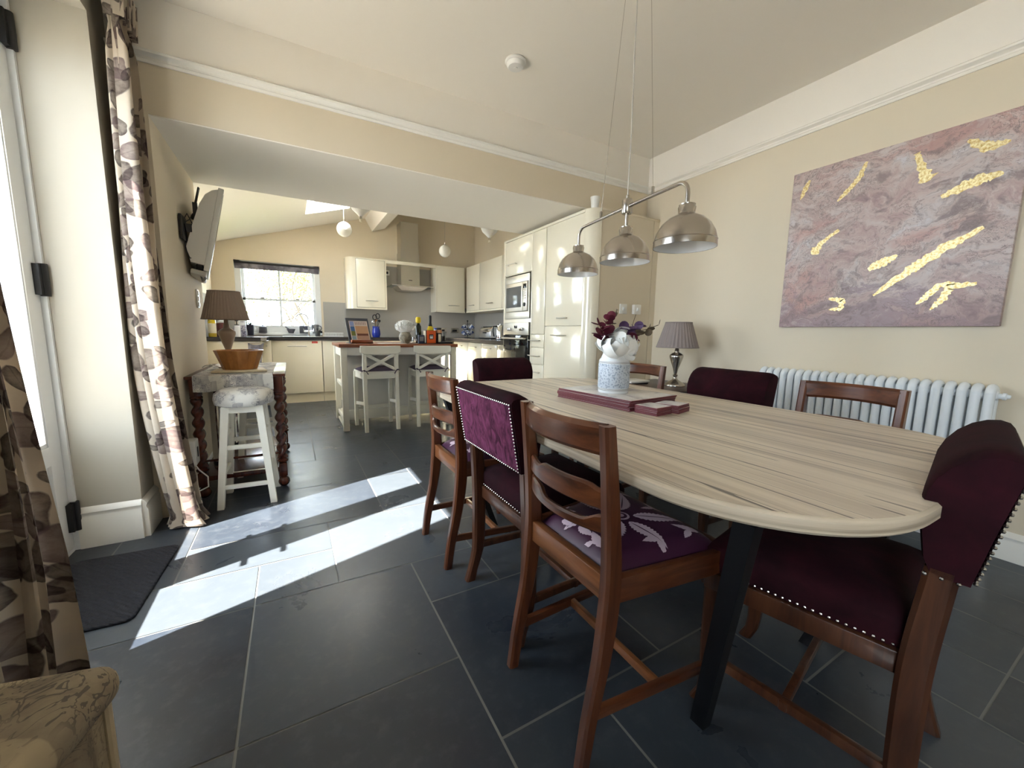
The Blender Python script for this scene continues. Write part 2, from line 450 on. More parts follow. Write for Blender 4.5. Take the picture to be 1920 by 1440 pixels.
def toile(name, ground, ink, scale):
    t, col = leaf_fabric(name, ground, [tuple(.5*a+.5*b for a, b in zip(ink, ground))], scale*.6, 'Object', dens=1.3)
    o = t.coord()
    # engraved line work inside flower sprays
    n = t.noise(o, scale*1.9, 3, .55, 1.6)
    lines = t.math('LESS_THAN', t.math('ABSOLUTE', t.math('SUBTRACT', t.math('FRACT', t.math('MULTIPLY', n, 7.0)), .5)), .10)
    area = t.ramp(t.noise(t.mapping(o, loc=(2, 5, 1)), scale*.85, 2), [(.43, (0, 0, 0)), (.52, (1, 1, 1))])
    blotch = t.noise(o, scale*2.2, 4, .6)
    col = t.mix(t.math('MULTIPLY', area, t.ramp(blotch, [(.35, (.5, .5, .5)), (.6, (.0, .0, .0))])), col, ink)
    t.base(t.mix(t.math('MULTIPLY', t.math('MULTIPLY', lines, area), .85), col, ink)); t.set(Roughness=.85)
    return t.m
TOILE = toile('grey_toile_fabric', srgb(224, 222, 214), srgb(96, 94, 108), 14)
TOILE_WARM = toile('warm_toile_fabric', srgb(176, 160, 132), srgb(96, 86, 78), 8)

def painting_mat():
    t = NT('abstract_canvas'); o = t.coord()
    warp = t.noise(t.mapping(o, (1, 1.3, 1.3)), 2.2, 5, .55, 0, out=1)
    v = t.vm('ADD', t.mapping(o, (1, 2.0, 3.4), rot=(R(28), 0, 0)), t.vm('MULTIPLY', t.vm('SUBTRACT', warp, (.5, .5, .5)), (1.1, 1.1, 1.1)))
    a = t.noise(v, 1.7, 9, .66, .7); b = t.noise(t.mapping(v, loc=(4, 7, 2)), 2.1, 9, .66, .5); d = t.noise(t.mapping(v, loc=(9, 1, 5)), 1.2, 6, .6)
    c = t.ramp(a, [(.30, srgb(126, 96, 104)), (.40, srgb(172, 142, 140)), (.48, srgb(192, 170, 164)), (.56, srgb(198, 186, 182)), (.66, srgb(204, 202, 206))])
    c = t.mix(t.ramp(d, [(.52, (0, 0, 0)), (.64, (.75, .75, .75))]), c, srgb(188, 134, 124))
    low = t.new('ShaderNodeSeparateXYZ'); t.l.new(o, low.inputs[0])
    pz = t.math('ADD', t.math('MULTIPLY', low.outputs[2], -2.6), t.math('MULTIPLY', t.math('SUBTRACT', a, .5), 3.0))
    c = t.mix(t.ramp(pz, [(.85, (0, 0, 0)), (1.15, (.7, .7, .7))]), c, srgb(134, 100, 116))
    c = t.mix(t.ramp(b, [(.33, (.85, .85, .85)), (.43, (0, 0, 0))]), c, srgb(98, 80, 86))
    lines = t.math('LESS_THAN', t.math('ABSOLUTE', t.math('SUBTRACT', b, .55)), .006)
    c = t.mix(t.math('MULTIPLY', lines, .7), c, srgb(78, 60, 66))
    f = t.noise(t.mapping(v, loc=(1, 3, 8)), 4.6, 10, .7, .8)
    c = t.mix(t.ramp(f, [(.36, (.75, .75, .75)), (.47, (0, 0, 0))]), c, srgb(104, 84, 84))
    c = t.mix(t.ramp(f, [(.56, (0, 0, 0)), (.68, (.55, .55, .55))]), c, srgb(222, 212, 208))
    for lv in (.46, .505, .60):
        l2 = t.math('LESS_THAN', t.math('ABSOLUTE', t.math('SUBTRACT', a, lv)), .0045)
        c = t.mix(t.math('MULTIPLY', l2, t.ramp(d, [(.42, (0, 0, 0)), (.5, (.75, .75, .75))])), c, srgb(76, 58, 60))
    c = t.mix(.26, c, srgb(214, 198, 192))
    t.base(c); t.set(Roughness=.5); return t.m
PAINTING = painting_mat()
def gold_mat():
    t = NT('gold_leaf'); o = t.coord(); n = t.noise(o, 90, 4, .6)
    t.base(t.ramp(n, [(.35, srgb(206, 172, 100)), (.6, srgb(250, 236, 186))])); t.set(Metallic=.75, Roughness=.38); t.bump(n, .5, .004); return t.m
GOLD = gold_mat()

def pleat_mat(name, c):
    t = NT(name); t.base(c); t.set(Roughness=.8)
    tl = t.new('ShaderNodeBsdfTranslucent'); tl.inputs[0].default_value = c
    mx = t.new('ShaderNodeMixShader'); mx.inputs[0].default_value = .15
    t.l.new(t.b.outputs[0], mx.inputs[1]); t.l.new(tl.outputs[0], mx.inputs[2]); t.l.new(mx.outputs[0], t.n['Material Output'].inputs[0]); return t.m
SHADE = pleat_mat('taupe_pleated_silk', srgb(150, 138, 134))
SHADE_BROWN = pleat_mat('brown_pleated_silk', srgb(160, 142, 130))

def blind_mat():
    t = NT('grey_blind_fabric'); n = t.noise(t.coord(), 9, 3); t.base(t.ramp(n, [(.42, srgb(92, 88, 98)), (.62, srgb(142, 138, 146))])); t.set(Roughness=.8); return t.m
BLIND = blind_mat()
def embossed():
    t = NT('embossed_blue_white_ceramic'); o = t.coord()
    w = t.new('ShaderNodeTexVoronoi'); t.l.new(t.mapping(o, (1, 1, 1)), w.inputs[0]); w.inputs['Scale'].default_value = 120
    n = t.noise(o, 90, 3, .6, 1.0); m = t.ramp(t.math('ADD', t.math('MULTIPLY', w.outputs[0], .5), t.math('MULTIPLY', n, .8)), [(.5, (0, 0, 0)), (.68, (1, 1, 1))])
    t.base(t.mix(m, srgb(150, 164, 182), srgb(206, 214, 224))); t.set(Roughness=.35); t.bump(m, .4, .003); return t.m
EMBOSS = embossed()
def mat_rubber():
    t = NT('black_ribbed_mat'); o = t.coord()
    w = t.new('ShaderNodeTexWave', wave_type='BANDS', bands_direction='DIAGONAL'); t.l.new(o, w.inputs[0]); w.inputs['Scale'].default_value = 26; w.inputs['Distortion'].default_value = 2.5
    n = t.noise(o, 160, 3); t.base(t.mix(n, srgb(14, 15, 22), srgb(34, 36, 46))); t.set(Roughness=.9)
    t.bump(t.math('ADD', w.outputs[1], n), .8, .006); return t.m
MATRUBBER = mat_rubber()
def mats_top():
    t = NT('placemat_print'); o = t.coord(); n = t.noise(o, 6, 5, .6, .5)
    t.base(t.ramp(n, [(.35, srgb(150, 146, 150)), (.5, srgb(214, 210, 206)), (.7, srgb(232, 228, 222))])); t.set(Roughness=.25); return t.m
MATTOP = mats_top()
MATEDGE = simple('burgundy_board_edge', srgb(112, 50, 58), .5)
MATBROWN = simple('brown_board_edge', srgb(86, 46, 36), .5)
def patterned_pack():
    t = NT('patterned_pack'); n = t.noise(t.coord(), 60, 2); t.base(t.ramp(n, [(.42, srgb(120, 116, 140)), (.58, srgb(206, 202, 212))])); return t.m
PACK = patterned_pack()
def bluewhite():
    t = NT('blue_white_glaze'); n = t.noise(t.coord(), 22, 2); t.base(t.ramp(n, [(.46, srgb(226, 230, 236)), (.54, srgb(46, 66, 120))])); t.set(Roughness=.2); return t.m
BLUEWHITE = bluewhite()
def greystone():
    t = NT('swirl_stoneware'); n = t.noise(t.coord(), 9, 3, .5, 2); t.base(t.ramp(n, [(.4, srgb(120, 112, 96)), (.6, srgb(164, 158, 142))])); t.set(Roughness=.35); return t.m
STONEWARE = greystone()
BARK = simple('tree_bark', srgb(84, 74, 66), .9)
def foliage():
    t = NT('spring_leaf'); n = t.noise(t.coord(), 1.1, 2); c = t.ramp(n, [(.4, srgb(100, 108, 44)), (.62, srgb(140, 138, 78))])
    t.base(c); t.set(Roughness=.7); return t.m
FOLIAGE = foliage()
BLOSSOM = simple('pink_blossom', srgb(214, 180, 190), .8)
HEDGE = simple('hedge_leaf', srgb(88, 104, 60), .8, var=.5)
# ---------------------------------------------------------------- setting
XR, YB, ZC, ZR = 3.0, 2.774, 2.68, 2.414       # right wall, beam face, ceiling, picture rail
XL, XN = -0.70, -0.57                          # left wall of dining end, nib wall face
XD = -0.95                                      # garden door plane
YK, XKL, XKR = 7.0, -0.93, 3.1                  # kitchen back wall, left and right walls
YS = 3.83                                       # back edge of the soffit
ZS = 2.133
roofz = lambda x: 2.25+.301*(x+.89)

# floor: slate slabs of mixed sizes on a 30 cm module, each slab a raised face over the grout bed
def floor():
    mb = MB(); U = .3037; W = .30; X0 = -.175; Y0 = .795; g = .0035
    known = [(0,1,2,2),(0,3,1,1),(1,3,2,2),(-1,4,2,1),(-1,5,3,2),(2,5,1,2),(0,7,2,2),(2,7,1,2),(2,0,2,2),(2,2,1,1),(3,2,2,2),(0,-1,2,2),(-2,1,2,2),(-2,3,2,1),(2,-2,1,2),(3,-2,2,2),(3,4,2,1),(4,0,2,2),(3,5,2,2),(3,7,2,1),(-2,4,1,2)]
    tones = {(0,1):.55,(0,3):.75,(1,3):.9,(-1,4):.8,(-1,5):.2,(2,5):.85,(-2,1):.08,(-2,3):.85,(2,7):.5,(0,7):.3,(2,0):.2,(0,-1):.25,(2,2):.6,(3,2):.5}
    used = {}; tiles = []
    def put(i, j, w, h, tn):
        for a in range(w):
            for b in range(h): used[(i+a, j+b)] = 1
        tiles.append((i, j, w, h, tn))
    for k in known: put(*k, tones.get(k[:2], .4))
    rnd = random.Random(3)
    for j in range(-14, 22):
        for i in range(-4, 12):
            if (i, j) in used: continue
            for w, h in rnd.sample([(2,2),(2,1),(1,2),(2,2),(3,2),(1,1)], 6)+[(1,1)]:
                if all((i+a, j+b) not in used for a in range(w) for b in range(h)):
                    put(i, j, w, h, rnd.uniform(.1, .8)); break
    for i, j, w, h, tn in tiles:
        x0, x1, y0, y1 = X0+i*U+g, X0+(i+w)*U-g, Y0+j*W+g, Y0+(j+h)*W-g
        x0, x1 = max(x0, -1.02), min(x1, 3.14); y0, y1 = max(y0, -3.1), min(y1, 7.04)
        if x1 <= x0 or y1 <= y0: continue
        mb.tone[len(mb.f)] = tn
        mb.add([(x0,y0,0),(x1,y0,0),(x1,y1,0),(x0,y1,0)], [(0,1,2,3)], 0)
    mb.box(-1.02, 3.14, -3.1, 7.04, -.12, -.0025, 0, 1)
    return struct('floor', mb, [SLATE, GROUT])
floor()

def wall_boxes(name, boxes, m, **k):
    mb = MB()
    for b in boxes: mb.box(*b[:6], 0, b[6] if len(b) > 6 else 0)
    return struct(name, mb, m, **k)
# dining end
wall_boxes('wall_right', [(XR, XR+.15, -3.1, YB, -.1, ZR), (XR, XR+.15, -3.1, YB, ZR, ZC, 1)], [CREAM_WALL, WHITE_WALL])
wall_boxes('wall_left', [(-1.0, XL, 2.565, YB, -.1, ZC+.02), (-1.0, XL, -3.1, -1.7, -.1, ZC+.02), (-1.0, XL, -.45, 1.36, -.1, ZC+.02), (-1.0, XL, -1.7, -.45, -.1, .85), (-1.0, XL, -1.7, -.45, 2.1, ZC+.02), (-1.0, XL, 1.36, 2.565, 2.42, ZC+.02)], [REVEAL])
wall_boxes('wall_nib', [(-1.0, XN, YB, YS, -.1, ZS)], [CREAM_WALL])
wall_boxes('wall_front', [(-1.1, 3.1, -3.2, -3.05, -.1, ZC)], [CREAM_WALL])
wall_boxes('ceiling', [(-1.1, XR+.15, -3.2, YB, ZC, ZC+.1)], [WHITE_WALL])
wall_boxes('ceiling_beam', [(-1.0, 3.15, YB, YS, ZS, ZR, 0), (-1.0, 3.15, YB, YS, ZR, ZC+.1, 1)], [CREAM_WALL, WHITE_WALL])
# the soffit under the beam is painted ceiling white
wall_boxes('ceiling_soffit', [(XN, 3.14, YB+.004, YS-.002, ZS-.006, ZS)], [WHITE_WALL])
wall_boxes('wall_beam_upstand', [(-1.0, 3.2, YS-.05, YS, ZC, 3.7)], [WHITE_WALL])
# picture rail profile along the beam and the right wall
def rail_profile(mb, x0, x1, y, axis):
    prof = [(0, -.045), (.010, -.045), (.014, -.032), (.008, -.026), (.010, -.018), (.030, -.006), (.032, .004), (.024, .010), (0, .012)]
    if axis == 'x': rings = [[(x, y-d, ZR+z) for d, z in prof] for x in (x0, x1)]
    else: rings = [[(y-d, x, ZR+z) for d, z in prof] for x in (x0, x1)]
    mb.loft(rings)
mb = MB(); rail_profile(mb, XL, XR, YB, 'x'); struct('trim_1', mb, TRIM_WHITE, label='moulded white picture rail across the beam')
mb = MB(); rail_profile(mb, -3.05, YB, XR, 'y'); struct('trim_2', mb, WHITE_WALL, label='moulded picture rail along the right wall')
# skirtings
def skirting(name, p, q, out, h=.2, th=.022):
    p, q, out = Vector(p), Vector(q), Vector(out)
    prof = [(0, 0), (th, 0), (th, h-.055), (th*.7, h-.045), (th*.7, h-.035), (th*.9, h-.025), (th*.45, h-.008), (0, h)]
    mb = MB(); mb.loft([[e+out*d+Vector((0, 0, z)) for d, z in prof] for e in (p, q)])
    return struct(name, mb, TRIM_WHITE)
skirting('baseboard_reveal', (XD+.02, 2.565, 0), (XL+.0, 2.565, 0), (0, -1, 0))
skirting('baseboard_left', (XL, 2.56, 0), (XL, YB, 0), (1, 0, 0))
skirting('baseboard_nib', (XN, YB, 0), (XN, YS, 0), (1, 0, 0), .12)
skirting('baseboard_right', (XR, -3.05, 0), (XR, 2.6, 0), (-1, 0, 0), .14)
# kitchen shell
wx0, wx1, wz0, wz1 = -.66, .447, 1.0, 2.04
wall_boxes('wall_back', [(-1.0, wx0, YK, YK+.16, -.1, 3.75), (wx1, 3.2, YK, YK+.16, -.1, 3.75), (wx0, wx1, YK, YK+.16, -.1, wz0), (wx0, wx1, YK, YK+.16, wz1, 3.75)], [CREAM_WALL])
wall_boxes('wall_kitchen_left', [(-1.06, XKL, YS, 4.3, -.1, 3.0), (-1.06, XKL, 5.7, 7.1, -.1, 3.0), (-1.06, XKL, 4.3, 5.7, -.1, 1.05), (-1.06, XKL, 4.3, 5.7, 2.0, 3.0)], [CREAM_WALL])
# unseen window added to brighten the kitchen; invented canopy keeps the sun off
r = sroot('window_4', 'unseen kitchen side window added for fill light')
fr = MB(); fr.box(-1.03, -.97, 4.3, 4.37, 1.05, 2.0); fr.box(-1.03, -.97, 5.63, 5.7, 1.05, 2.0); fr.box(-1.03, -.97, 4.37, 5.63, 1.05, 1.11); fr.box(-1.03, -.97, 4.37, 5.63, 1.94, 2.0); fr.box(-1.03, -.97, 4.97, 5.03, 1.11, 1.94)
struct('window_frame', fr, FRAME_WHITE, r); g = MB(); g.box(-1.002, -.998, 4.36, 5.64, 1.1, 1.95); struct('window_pane', g, GLASS, r)
wall_boxes('canopy_sun_block', [(-1.95, -1.06, 3.4, 6.2, 2.05, 2.13)], [WHITE_WALL])  # invented overhang that shades the added window from direct sun
wall_boxes('wall_kitchen_right', [(XKR, XKR+.15, YB, 7.1, -.1, 3.75)], [CREAM_WALL])
sky = [(.255, .81, 5.05, 6.18)]
def slope_roof():
    mb = MB()
    xs = sorted({-1.0, 3.2, *[s[0] for s in sky], *[s[1] for s in sky]}); ys = sorted({YS-.06, 7.1, *[s[2] for s in sky], *[s[3] for s in sky]})
    for a, b in zip(xs, xs[1:]):
        for c, d in zip(ys, ys[1:]):
            if any(s[0] <= (a+b)/2 <= s[1] and s[2] <= (c+d)/2 <= s[3] for s in sky): continue
            vs = [(x, y, roofz(x)+dz) for x in (a, b) for y in (c, d) for dz in (0, .14)]
            mb.add(vs, [(0,1,3,2),(4,6,7,5),(0,4,5,1),(2,3,7,6),(0,2,6,4),(1,5,7,3)])
    return struct('ceiling_kitchen_slope', mb, WHITE_WALL)
slope_roof()
# boxed-in rafter under the slope
mb = MB(); mb.add([(x, y, z) for y in (YS, YK) for x, z in ((1.145, 2.88), (1.255, 2.675), (1.46, 2.745), (1.56, 2.98))], [(0,1,5,4),(1,2,6,5),(2,3,7,6),(3,0,4,7),(0,3,2,1),(4,5,6,7)])
struct('ceiling_rafter', mb, WHITE_WALL, label='white boxed-in rafter under the sloping kitchen ceiling')
for n, s in enumerate(sky):
    r = sroot('window_%d' % (n+2), 'roof window in the sloping kitchen ceiling')
    fr = MB()
    P3 = lambda x, y, dz: Vector((x, y, roofz(x)+dz))
    for a, b in (((s[0], s[2]), (s[1], s[2])), ((s[1], s[2]), (s[1], s[3])), ((s[1], s[3]), (s[0], s[3])), ((s[0], s[3]), (s[0], s[2]))):
        fr.bar(P3(*a, .16), P3(*b, .16), .05, .04)
    struct('window_frame', fr, FRAME_WHITE, r)
    g = MB(); g.add([P3(s[0], s[2], .15), P3(s[1], s[2], .15), P3(s[1], s[3], .15), P3(s[0], s[3], .15)], [(0,1,2,3)]); struct('window_pane', g, GLASS, r)
# kitchen sash window
r = sroot('window_1', 'white sash window over the sink with four panes')
fr = MB(); y0, y1 = YK+.05, YK+.13; t_ = .05
fr.box(wx0, wx0+.075, y0-.03, y1, wz0, wz1); fr.box(wx1-.075, wx1, y0-.03, y1, wz0, wz1); fr.box(wx0, wx1, y0-.03, y1, wz1-.05, wz1); fr.box(wx0, wx1, y0-.03, y1, wz0, wz0+.04)
struct('window_frame', fr, FRAME_WHITE, r)
xa, xb, zm, xm = wx0+.075, wx1-.075, 1.50, (wx0+wx1)/2
for k, (za, zb, yy) in enumerate(((wz0+.04, zm+.015, YK+.075), (zm-.015, wz1-.05, YK+.105))):
    sa = MB(); sa.box(xa, xa+.035, yy-.014, yy+.014, za, zb); sa.box(xb-.035, xb, yy-.014, yy+.014, za, zb)
    sa.box(xa, xb, yy-.014, yy+.014, za, za+(.075 if k == 0 else .03)); sa.box(xa, xb, yy-.014, yy+.014, zb-.03, zb); sa.box(xm-.013, xm+.013, yy-.012, yy+.012, za, zb)
    s_ = struct('window_sash', sa, FRAME_WHITE, r)
    g = MB(); g.box(xa+.02, xb-.02, yy-.002, yy+.002, za+.03, zb-.02); struct('window_pane', g, GLASS, s_)
sc_ = MB(); sc_.box(-.36, -.31, YK+.035, YK+.075, zm+.015, zm+.03, .004); sc_.box(.10, .15, YK+.035, YK+.075, zm+.015, zm+.03, .004); struct('sash_catch', sc_, NICKEL, r)
sl = MB(); sl.box(wx0, wx1, YK-.02, YK+.06, wz0-.035, wz0+.004, .006); struct('window_sill', sl, FRAME_WHITE, r)
# unseen window added in the left wall to brighten the dining end
r = sroot('window_3', 'unseen side window added behind the camera for fill light')
fr = MB(); x0, x1 = -.98, -.92
fr.box(x0, x1, -1.7, -1.63, .85, 2.1); fr.box(x0, x1, -.52, -.45, .85, 2.1); fr.box(x0, x1, -1.63, -.52, .85, .92); fr.box(x0, x1, -1.63, -.52, 2.03, 2.1); fr.box(x0, x1, -1.1, -1.05, .92, 2.03)
struct('window_frame', fr, FRAME_WHITE, r); g = MB(); g.box(-.952, -.948, -1.64, -.51, .91, 2.04); struct('window_pane', g, GLASS, r)
HZ0, HZ1 = .85, 1.05
# garden doors: a pair of glazed leaves in a white frame
dr = sroot('door_1', 'pair of white glazed garden doors at the left')
fr = MB(); fr.box(XD-.06, XD+.02, 2.548, 2.60, 0, 2.42); fr.box(XD-.06, XD+.02, 1.33, 1.382, 0, 2.42); fr.box(XD-.06, XD+.02, 1.33, 2.6, 2.37, 2.43); fr.box(XD-.09, XD+.0, 1.36, 2.57, -.03, .012)
struct('door_frame', fr, FRAME_WHITE, dr)
for ya, yb in ((1.968, 2.546), (1.384, 1.962)):
    st = .098; lf = MB(); x0, x1 = XD-.045, XD
    lf.box(x0, x1, ya, ya+st, .014, 2.368, .003); lf.box(x0, x1, yb-st, yb, .014, 2.368, .003)
    lf.box(x0, x1, ya+st, yb-st, .014, .22); lf.box(x0, x1, ya+st, yb-st, .45, .535); lf.box(x0, x1, ya+st, yb-st, 2.235, 2.368)
    lf.box(x0+.014, x1-.014, ya+st-.004, yb-st+.004, .21, .46)
    L = struct('door_leaf', lf, FRAME_WHITE, dr)
    bd = MB()
    for p, q in (((ya+st, .545), (yb-st, .545)), ((ya+st, 2.228), (yb-st, 2.228))): bd.box(x1-.016, x1-.002, p[0], q[0], p[1]-.01, p[1]+.01, .004)
    for y in (ya+st+.007, yb-st-.007): bd.box(x1-.016, x1-.002, y-.007, y+.007, .535, 2.235, .004)
    struct('glazing_bead', bd, FRAME_WHITE, L)
    g = MB(); g.box(XD-.026, XD-.02, ya+st-.005, yb-st+.005, .53, 2.24); struct('glass_pane', g, GLASS, L)
    hy = ya+.045 if ya > 1.9 else yb-.045; sg = 1 if ya > 1.9 else -1
    h = MB()
    for z in (HZ0, HZ1):
        h.box(x1, x1+.008, hy-.018, hy+.018, z-.03, z+.03, .003); h.box(x1+.0, x1+.05, hy-.01, hy+.01, z-.01, z+.01, .004); h.box(x1+.036, x1+.052, min(hy, hy+sg*.105), max(hy, hy+sg*.105), z-.011, z+.011, .005)
    struct('door_handle', h, BLACKMETAL, L)
for z in (2.25, 1.262, .17):
    h = MB(); h.lathe([(.0, -.07), (.016, -.07), (.017, -.004), (.0165, 0), (.017, .004), (.016, .07), (0, .07)], (XD+.018, 2.548, z), 14); h.box(XD-.002, XD+.02, 2.51, 2.56, z-.066, z+.066)
    struct('door_hinge', h, BLACK, dr)
# outside: patio, for the daylight it throws up
mb = MB(); mb.box(-9, -1.03, -8, 10, -.16, -.06); struct('ground_patio', mb, PATIO)
mb = MB(); mb.box(-9, 12, 7.2, 20, -.9, -.6); struct('ground_garden', mb, simple('garden_grass', srgb(90, 104, 56), .9, var=.4))
# ---------------------------------------------------------------- dining table
TX0, TX1, TY0, TY1, TZ = .648, 1.815, .212, 2.21, .76
t = thing('dining_table', 'long limed-plank dining table with rounded corners and black splayed legs', 'table', ((TX0+TX1)/2, (TY0+TY1)/2, 0))
hx, hy = (TX1-TX0)/2, (TY1-TY0)/2
mb = MB(); mb.prism(rounded_rect(-hx, hx, -hy, hy, .34, 20), TZ-.034, TZ, bev=.006); o = obj('tabletop', mb, [TABLETOP, TABLEEDGE], t)
for p in o.data.polygons: p.material_index = 1 if abs(p.normal.z) < .8 else 0
for sx in (-1, 1):
    for sy in (-1, 1):
        mb = MB()
        top = Vector((sx*(hx-.075), sy*(hy-.17), TZ-.034)); bot = Vector((sx*(hx-.29), sy*(hy-.36), 0))
        rings = []
        for z, p in ((0, bot), (TZ-.036, top)):
            w, d = .020, .016
            rings.append([(p.x+a*d, p.y+b*w, z) for a, b in ((-1,-1),(1,-1),(1,1),(-1,1))])
        mb.loft(rings); obj('leg', mb, BLACKMETAL, t)
for sy in (-1, 1):
    mb = MB(); mb.box(-hx+.11, hx-.11, sy*(hy-.17)-.03, sy*(hy-.17)+.03, TZ-.042, TZ-.034); obj('leg_plate', mb, BLACKMETAL, t)

# ---------------------------------------------------------------- wooden dining chair (front faces +y)
def interp(tab, z):
    for (z0, a), (z1, b) in zip(tab, tab[1:]):
        if z <= z1:
            u = (z-z0)/(z1-z0); return tuple(x+(y-x)*u for x, y in zip(a, b))
    return tab[-1][1]
def smooth(tab, n):
    zs = [z for z, _ in tab]; out = []
    for k in range(n+1):
        z = zs[0]+(zs[-1]-zs[0])*k/n; i = max(j for j in range(len(zs)-1) if zs[j] <= z+1e-9)
        P = [tab[max(0, min(len(tab)-1, i+d))] for d in (-1, 0, 1, 2)]
        u = (z-P[1][0])/max(1e-9, P[2][0]-P[1][0]); v = []
        for c in range(len(P[1][1])):
            m1 = (P[2][1][c]-P[0][1][c])/max(1e-9, P[2][0]-P[0][0])*(P[2][0]-P[1][0]); m2 = (P[3][1][c]-P[1][1][c])/max(1e-9, P[3][0]-P[1][0])*(P[2][0]-P[1][0])
            a, b = P[1][1][c], P[2][1][c]
            v.append((2*u**3-3*u*u+1)*a+(u**3-2*u*u+u)*m1+(-2*u**3+3*u*u)*b+(u**3-u*u)*m2)
        out.append((z, tuple(v)))
    return out
def post(mb, x, tab, n=16, ch=.2):
    rings = []
    for z, (y, w, d) in smooth(tab, n):
        c = min(w, d)*ch; a, b = w/2, d/2
        rings.append([(x+px, y+py, z) for px, py in ((-a, -b+c), (-a+c, -b), (a-c, -b), (a, -b+c), (a, b-c), (a-c, b), (-a+c, b), (-a, b-c))])
    mb.loft(rings)
def crail(mb, hw, zlo, zhi, y0, bow, th, n=14, zt=None, zb=None, roll=.3):
    """bowed back rail between the posts; zt / zb shape the upper and lower edge"""
    rings = []
    for k in range(n+1):
        s = -1+2*k/n; x = s*hw; y = y0-bow*(1-s*s)
        b = zlo+(zb(s) if zb else 0); t_ = zhi+(zt(s) if zt else 0); h = t_-b; e = min(th*roll, h*.3)
        rings.append([(x, y-th/2, b+e), (x, y-th/2, t_-e), (x, y-th/2+e, t_), (x, y+th/2-e, t_), (x, y+th/2, t_-e), (x, y+th/2, b+e), (x, y+th/2-e, b), (x, y-th/2+e, b)])
    mb.loft(rings)
def leaf_outline(L, Wd, n=9, serr=.12):
    top = []; 
    for k in range(n+1):
        u = k/n; w = Wd*math.sin(PI*u**.72)*(1+serr*(1 if k % 2 else -1)*(0 < k < n)); top.append((u*L, w))
    return top+[(x, -w) for x, w in reversed(top[1:-1])]
def wooden_chair(label, group):
    t = thing('dining_chair', label, 'chair', (0,0,0), 0, group)
    hw = .1725
    tab = [(0, (-.245, .030, .034)), (.12, (-.228, .031, .038)), (.28, (-.196, .033, .046)), (.42, (-.180, .034, .052)), (.5, (-.178, .034, .050)), (.62, (-.186, .033, .044)), (.76, (-.200, .032, .038)), (.862, (-.212, .032, .034))]
    for s in (-1, 1):
        mb = MB(); post(mb, s*hw, tab); obj('back_leg', mb, CHAIRWOOD, t)
    mb = MB(); crail(mb, hw-.006, .788, .864, -.205, .040, .026, zb=lambda s: .004*(1-s*s), roll=.42); obj('crest_rail', mb, CHAIRWOOD_X, t)
    step = lambda s: .014/(1+math.exp(-(s+.35)*30))/(1+math.exp((s-.8)*24))
    mb = MB(); crail(mb, hw-.006, .652, .700, -.188, .044, .018, 24, zt=step, zb=lambda s: .006*(1-s*s)); obj('back_rail', mb, CHAIRWOOD_X, t)
    mb = MB(); crail(mb, hw-.006, .592, .640, -.184, .044, .018, 24, zt=lambda s: -.022/(1+math.exp(-(s+.35)*30))/(1+math.exp((s-.75)*24))); obj('back_rail', mb, CHAIRWOOD_X, t)
    # seat frame: trapezoid
    fb, ff, yb, yf = .172, .222, -.178, .215
    mb = MB(); mb.box(-fb, fb, yb-.014, yb+.012, .42, .485, .004); obj('seat_frame_rail', mb, RAILWOOD, t)
    mb = MB(); mb.box(-ff, ff, yf-.012, yf+.012, .42, .485, .004); obj('seat_frame_rail', mb, CHAIRWOOD_X, t)
    for s in (-1, 1):
        mb = MB(); mb.bar((s*fb, yb, .4525), (s*ff, yf, .4525), .024, .065, .004); obj('seat_frame_rail', mb, CHAIRWOOD_Y, t)
    # drop-in pad
    def pt(u, v, up=0):
        y = yb+.02+(yf-yb-.036)*v; hwid = (fb+(ff-fb)*v)-.018; x = hwid*(2*u-1)
        e = min(1, min(u, 1-u)/.16); f = min(1, min(v, 1-v)/.16)
        z = .478+.036*math.sqrt(max(0, 1-(1-e)**2))*math.sqrt(max(0, 1-(1-f)**2))+.008*math.sin(PI*u)*math.sin(PI*v)
        return Vector((x, y, z+up))
    mb = MB(); mb.grid(lambda u, v: pt(u, v), 20, 20)
    rnd = random.Random(11)
    def blob(outline, cx, cy, a, mi, up):
        # printed motif laid on the pad, following its dome
        pts = [(cx+x*math.cos(a)-y*math.sin(a), cy+x*math.sin(a)+y*math.cos(a)) for x, y in outline]
        n = len(pts); ctr = (sum(p[0] for p in pts)/n, sum(p[1] for p in pts)/n)
        rings = []
        for q in (1.0, .66, .33):
            rings.append([pt(min(.98, max(.02, ctr[0]+(p[0]-ctr[0])*q)), min(.98, max(.02, ctr[1]+(p[1]-ctr[1])*q)), up) for p in pts])
        o = len(mb.v); mb.loft(rings, False, mi); mb.add([pt(min(.98, max(.02, ctr[0])), min(.98, max(.02, ctr[1])), up)]+rings[-1], [(0, i+1, (i+1) % n+1) for i in range(n)], mi)
    motifs = [(.50, .52, 60), (.52, .48, 5), (.50, .5, -50), (.48, .52, 130), (.46, .5, 190), (.5, .46, 250)]
    for k, (cx, cy, a) in enumerate(motifs):
        L = (.40, .36, .40, .36, .38, .40)[k]
        blob(leaf_outline(L, .068, 23), cx+.09*math.cos(R(a)), cy+.09*math.sin(R(a)), R(a), 1, .0012)
        blob(leaf_outline(L*.86, .006, 6, 0), cx+.1*math.cos(R(a)), cy+.1*math.sin(R(a)), R(a), 2, .0020)
    circ = [(.075*math.cos(2*PI*k/18), .075*math.sin(2*PI*k/18)) for k in range(18)]
    blob(circ, .5, .5, 0, 1, .0016)
    for r_ in (.055, .03): blob([(x*r_/.075, y*r_/.075) for x, y in circ], .5, .5, 0, 2 if r_ > .04 else 1, .0022 if r_ > .04 else .0028)
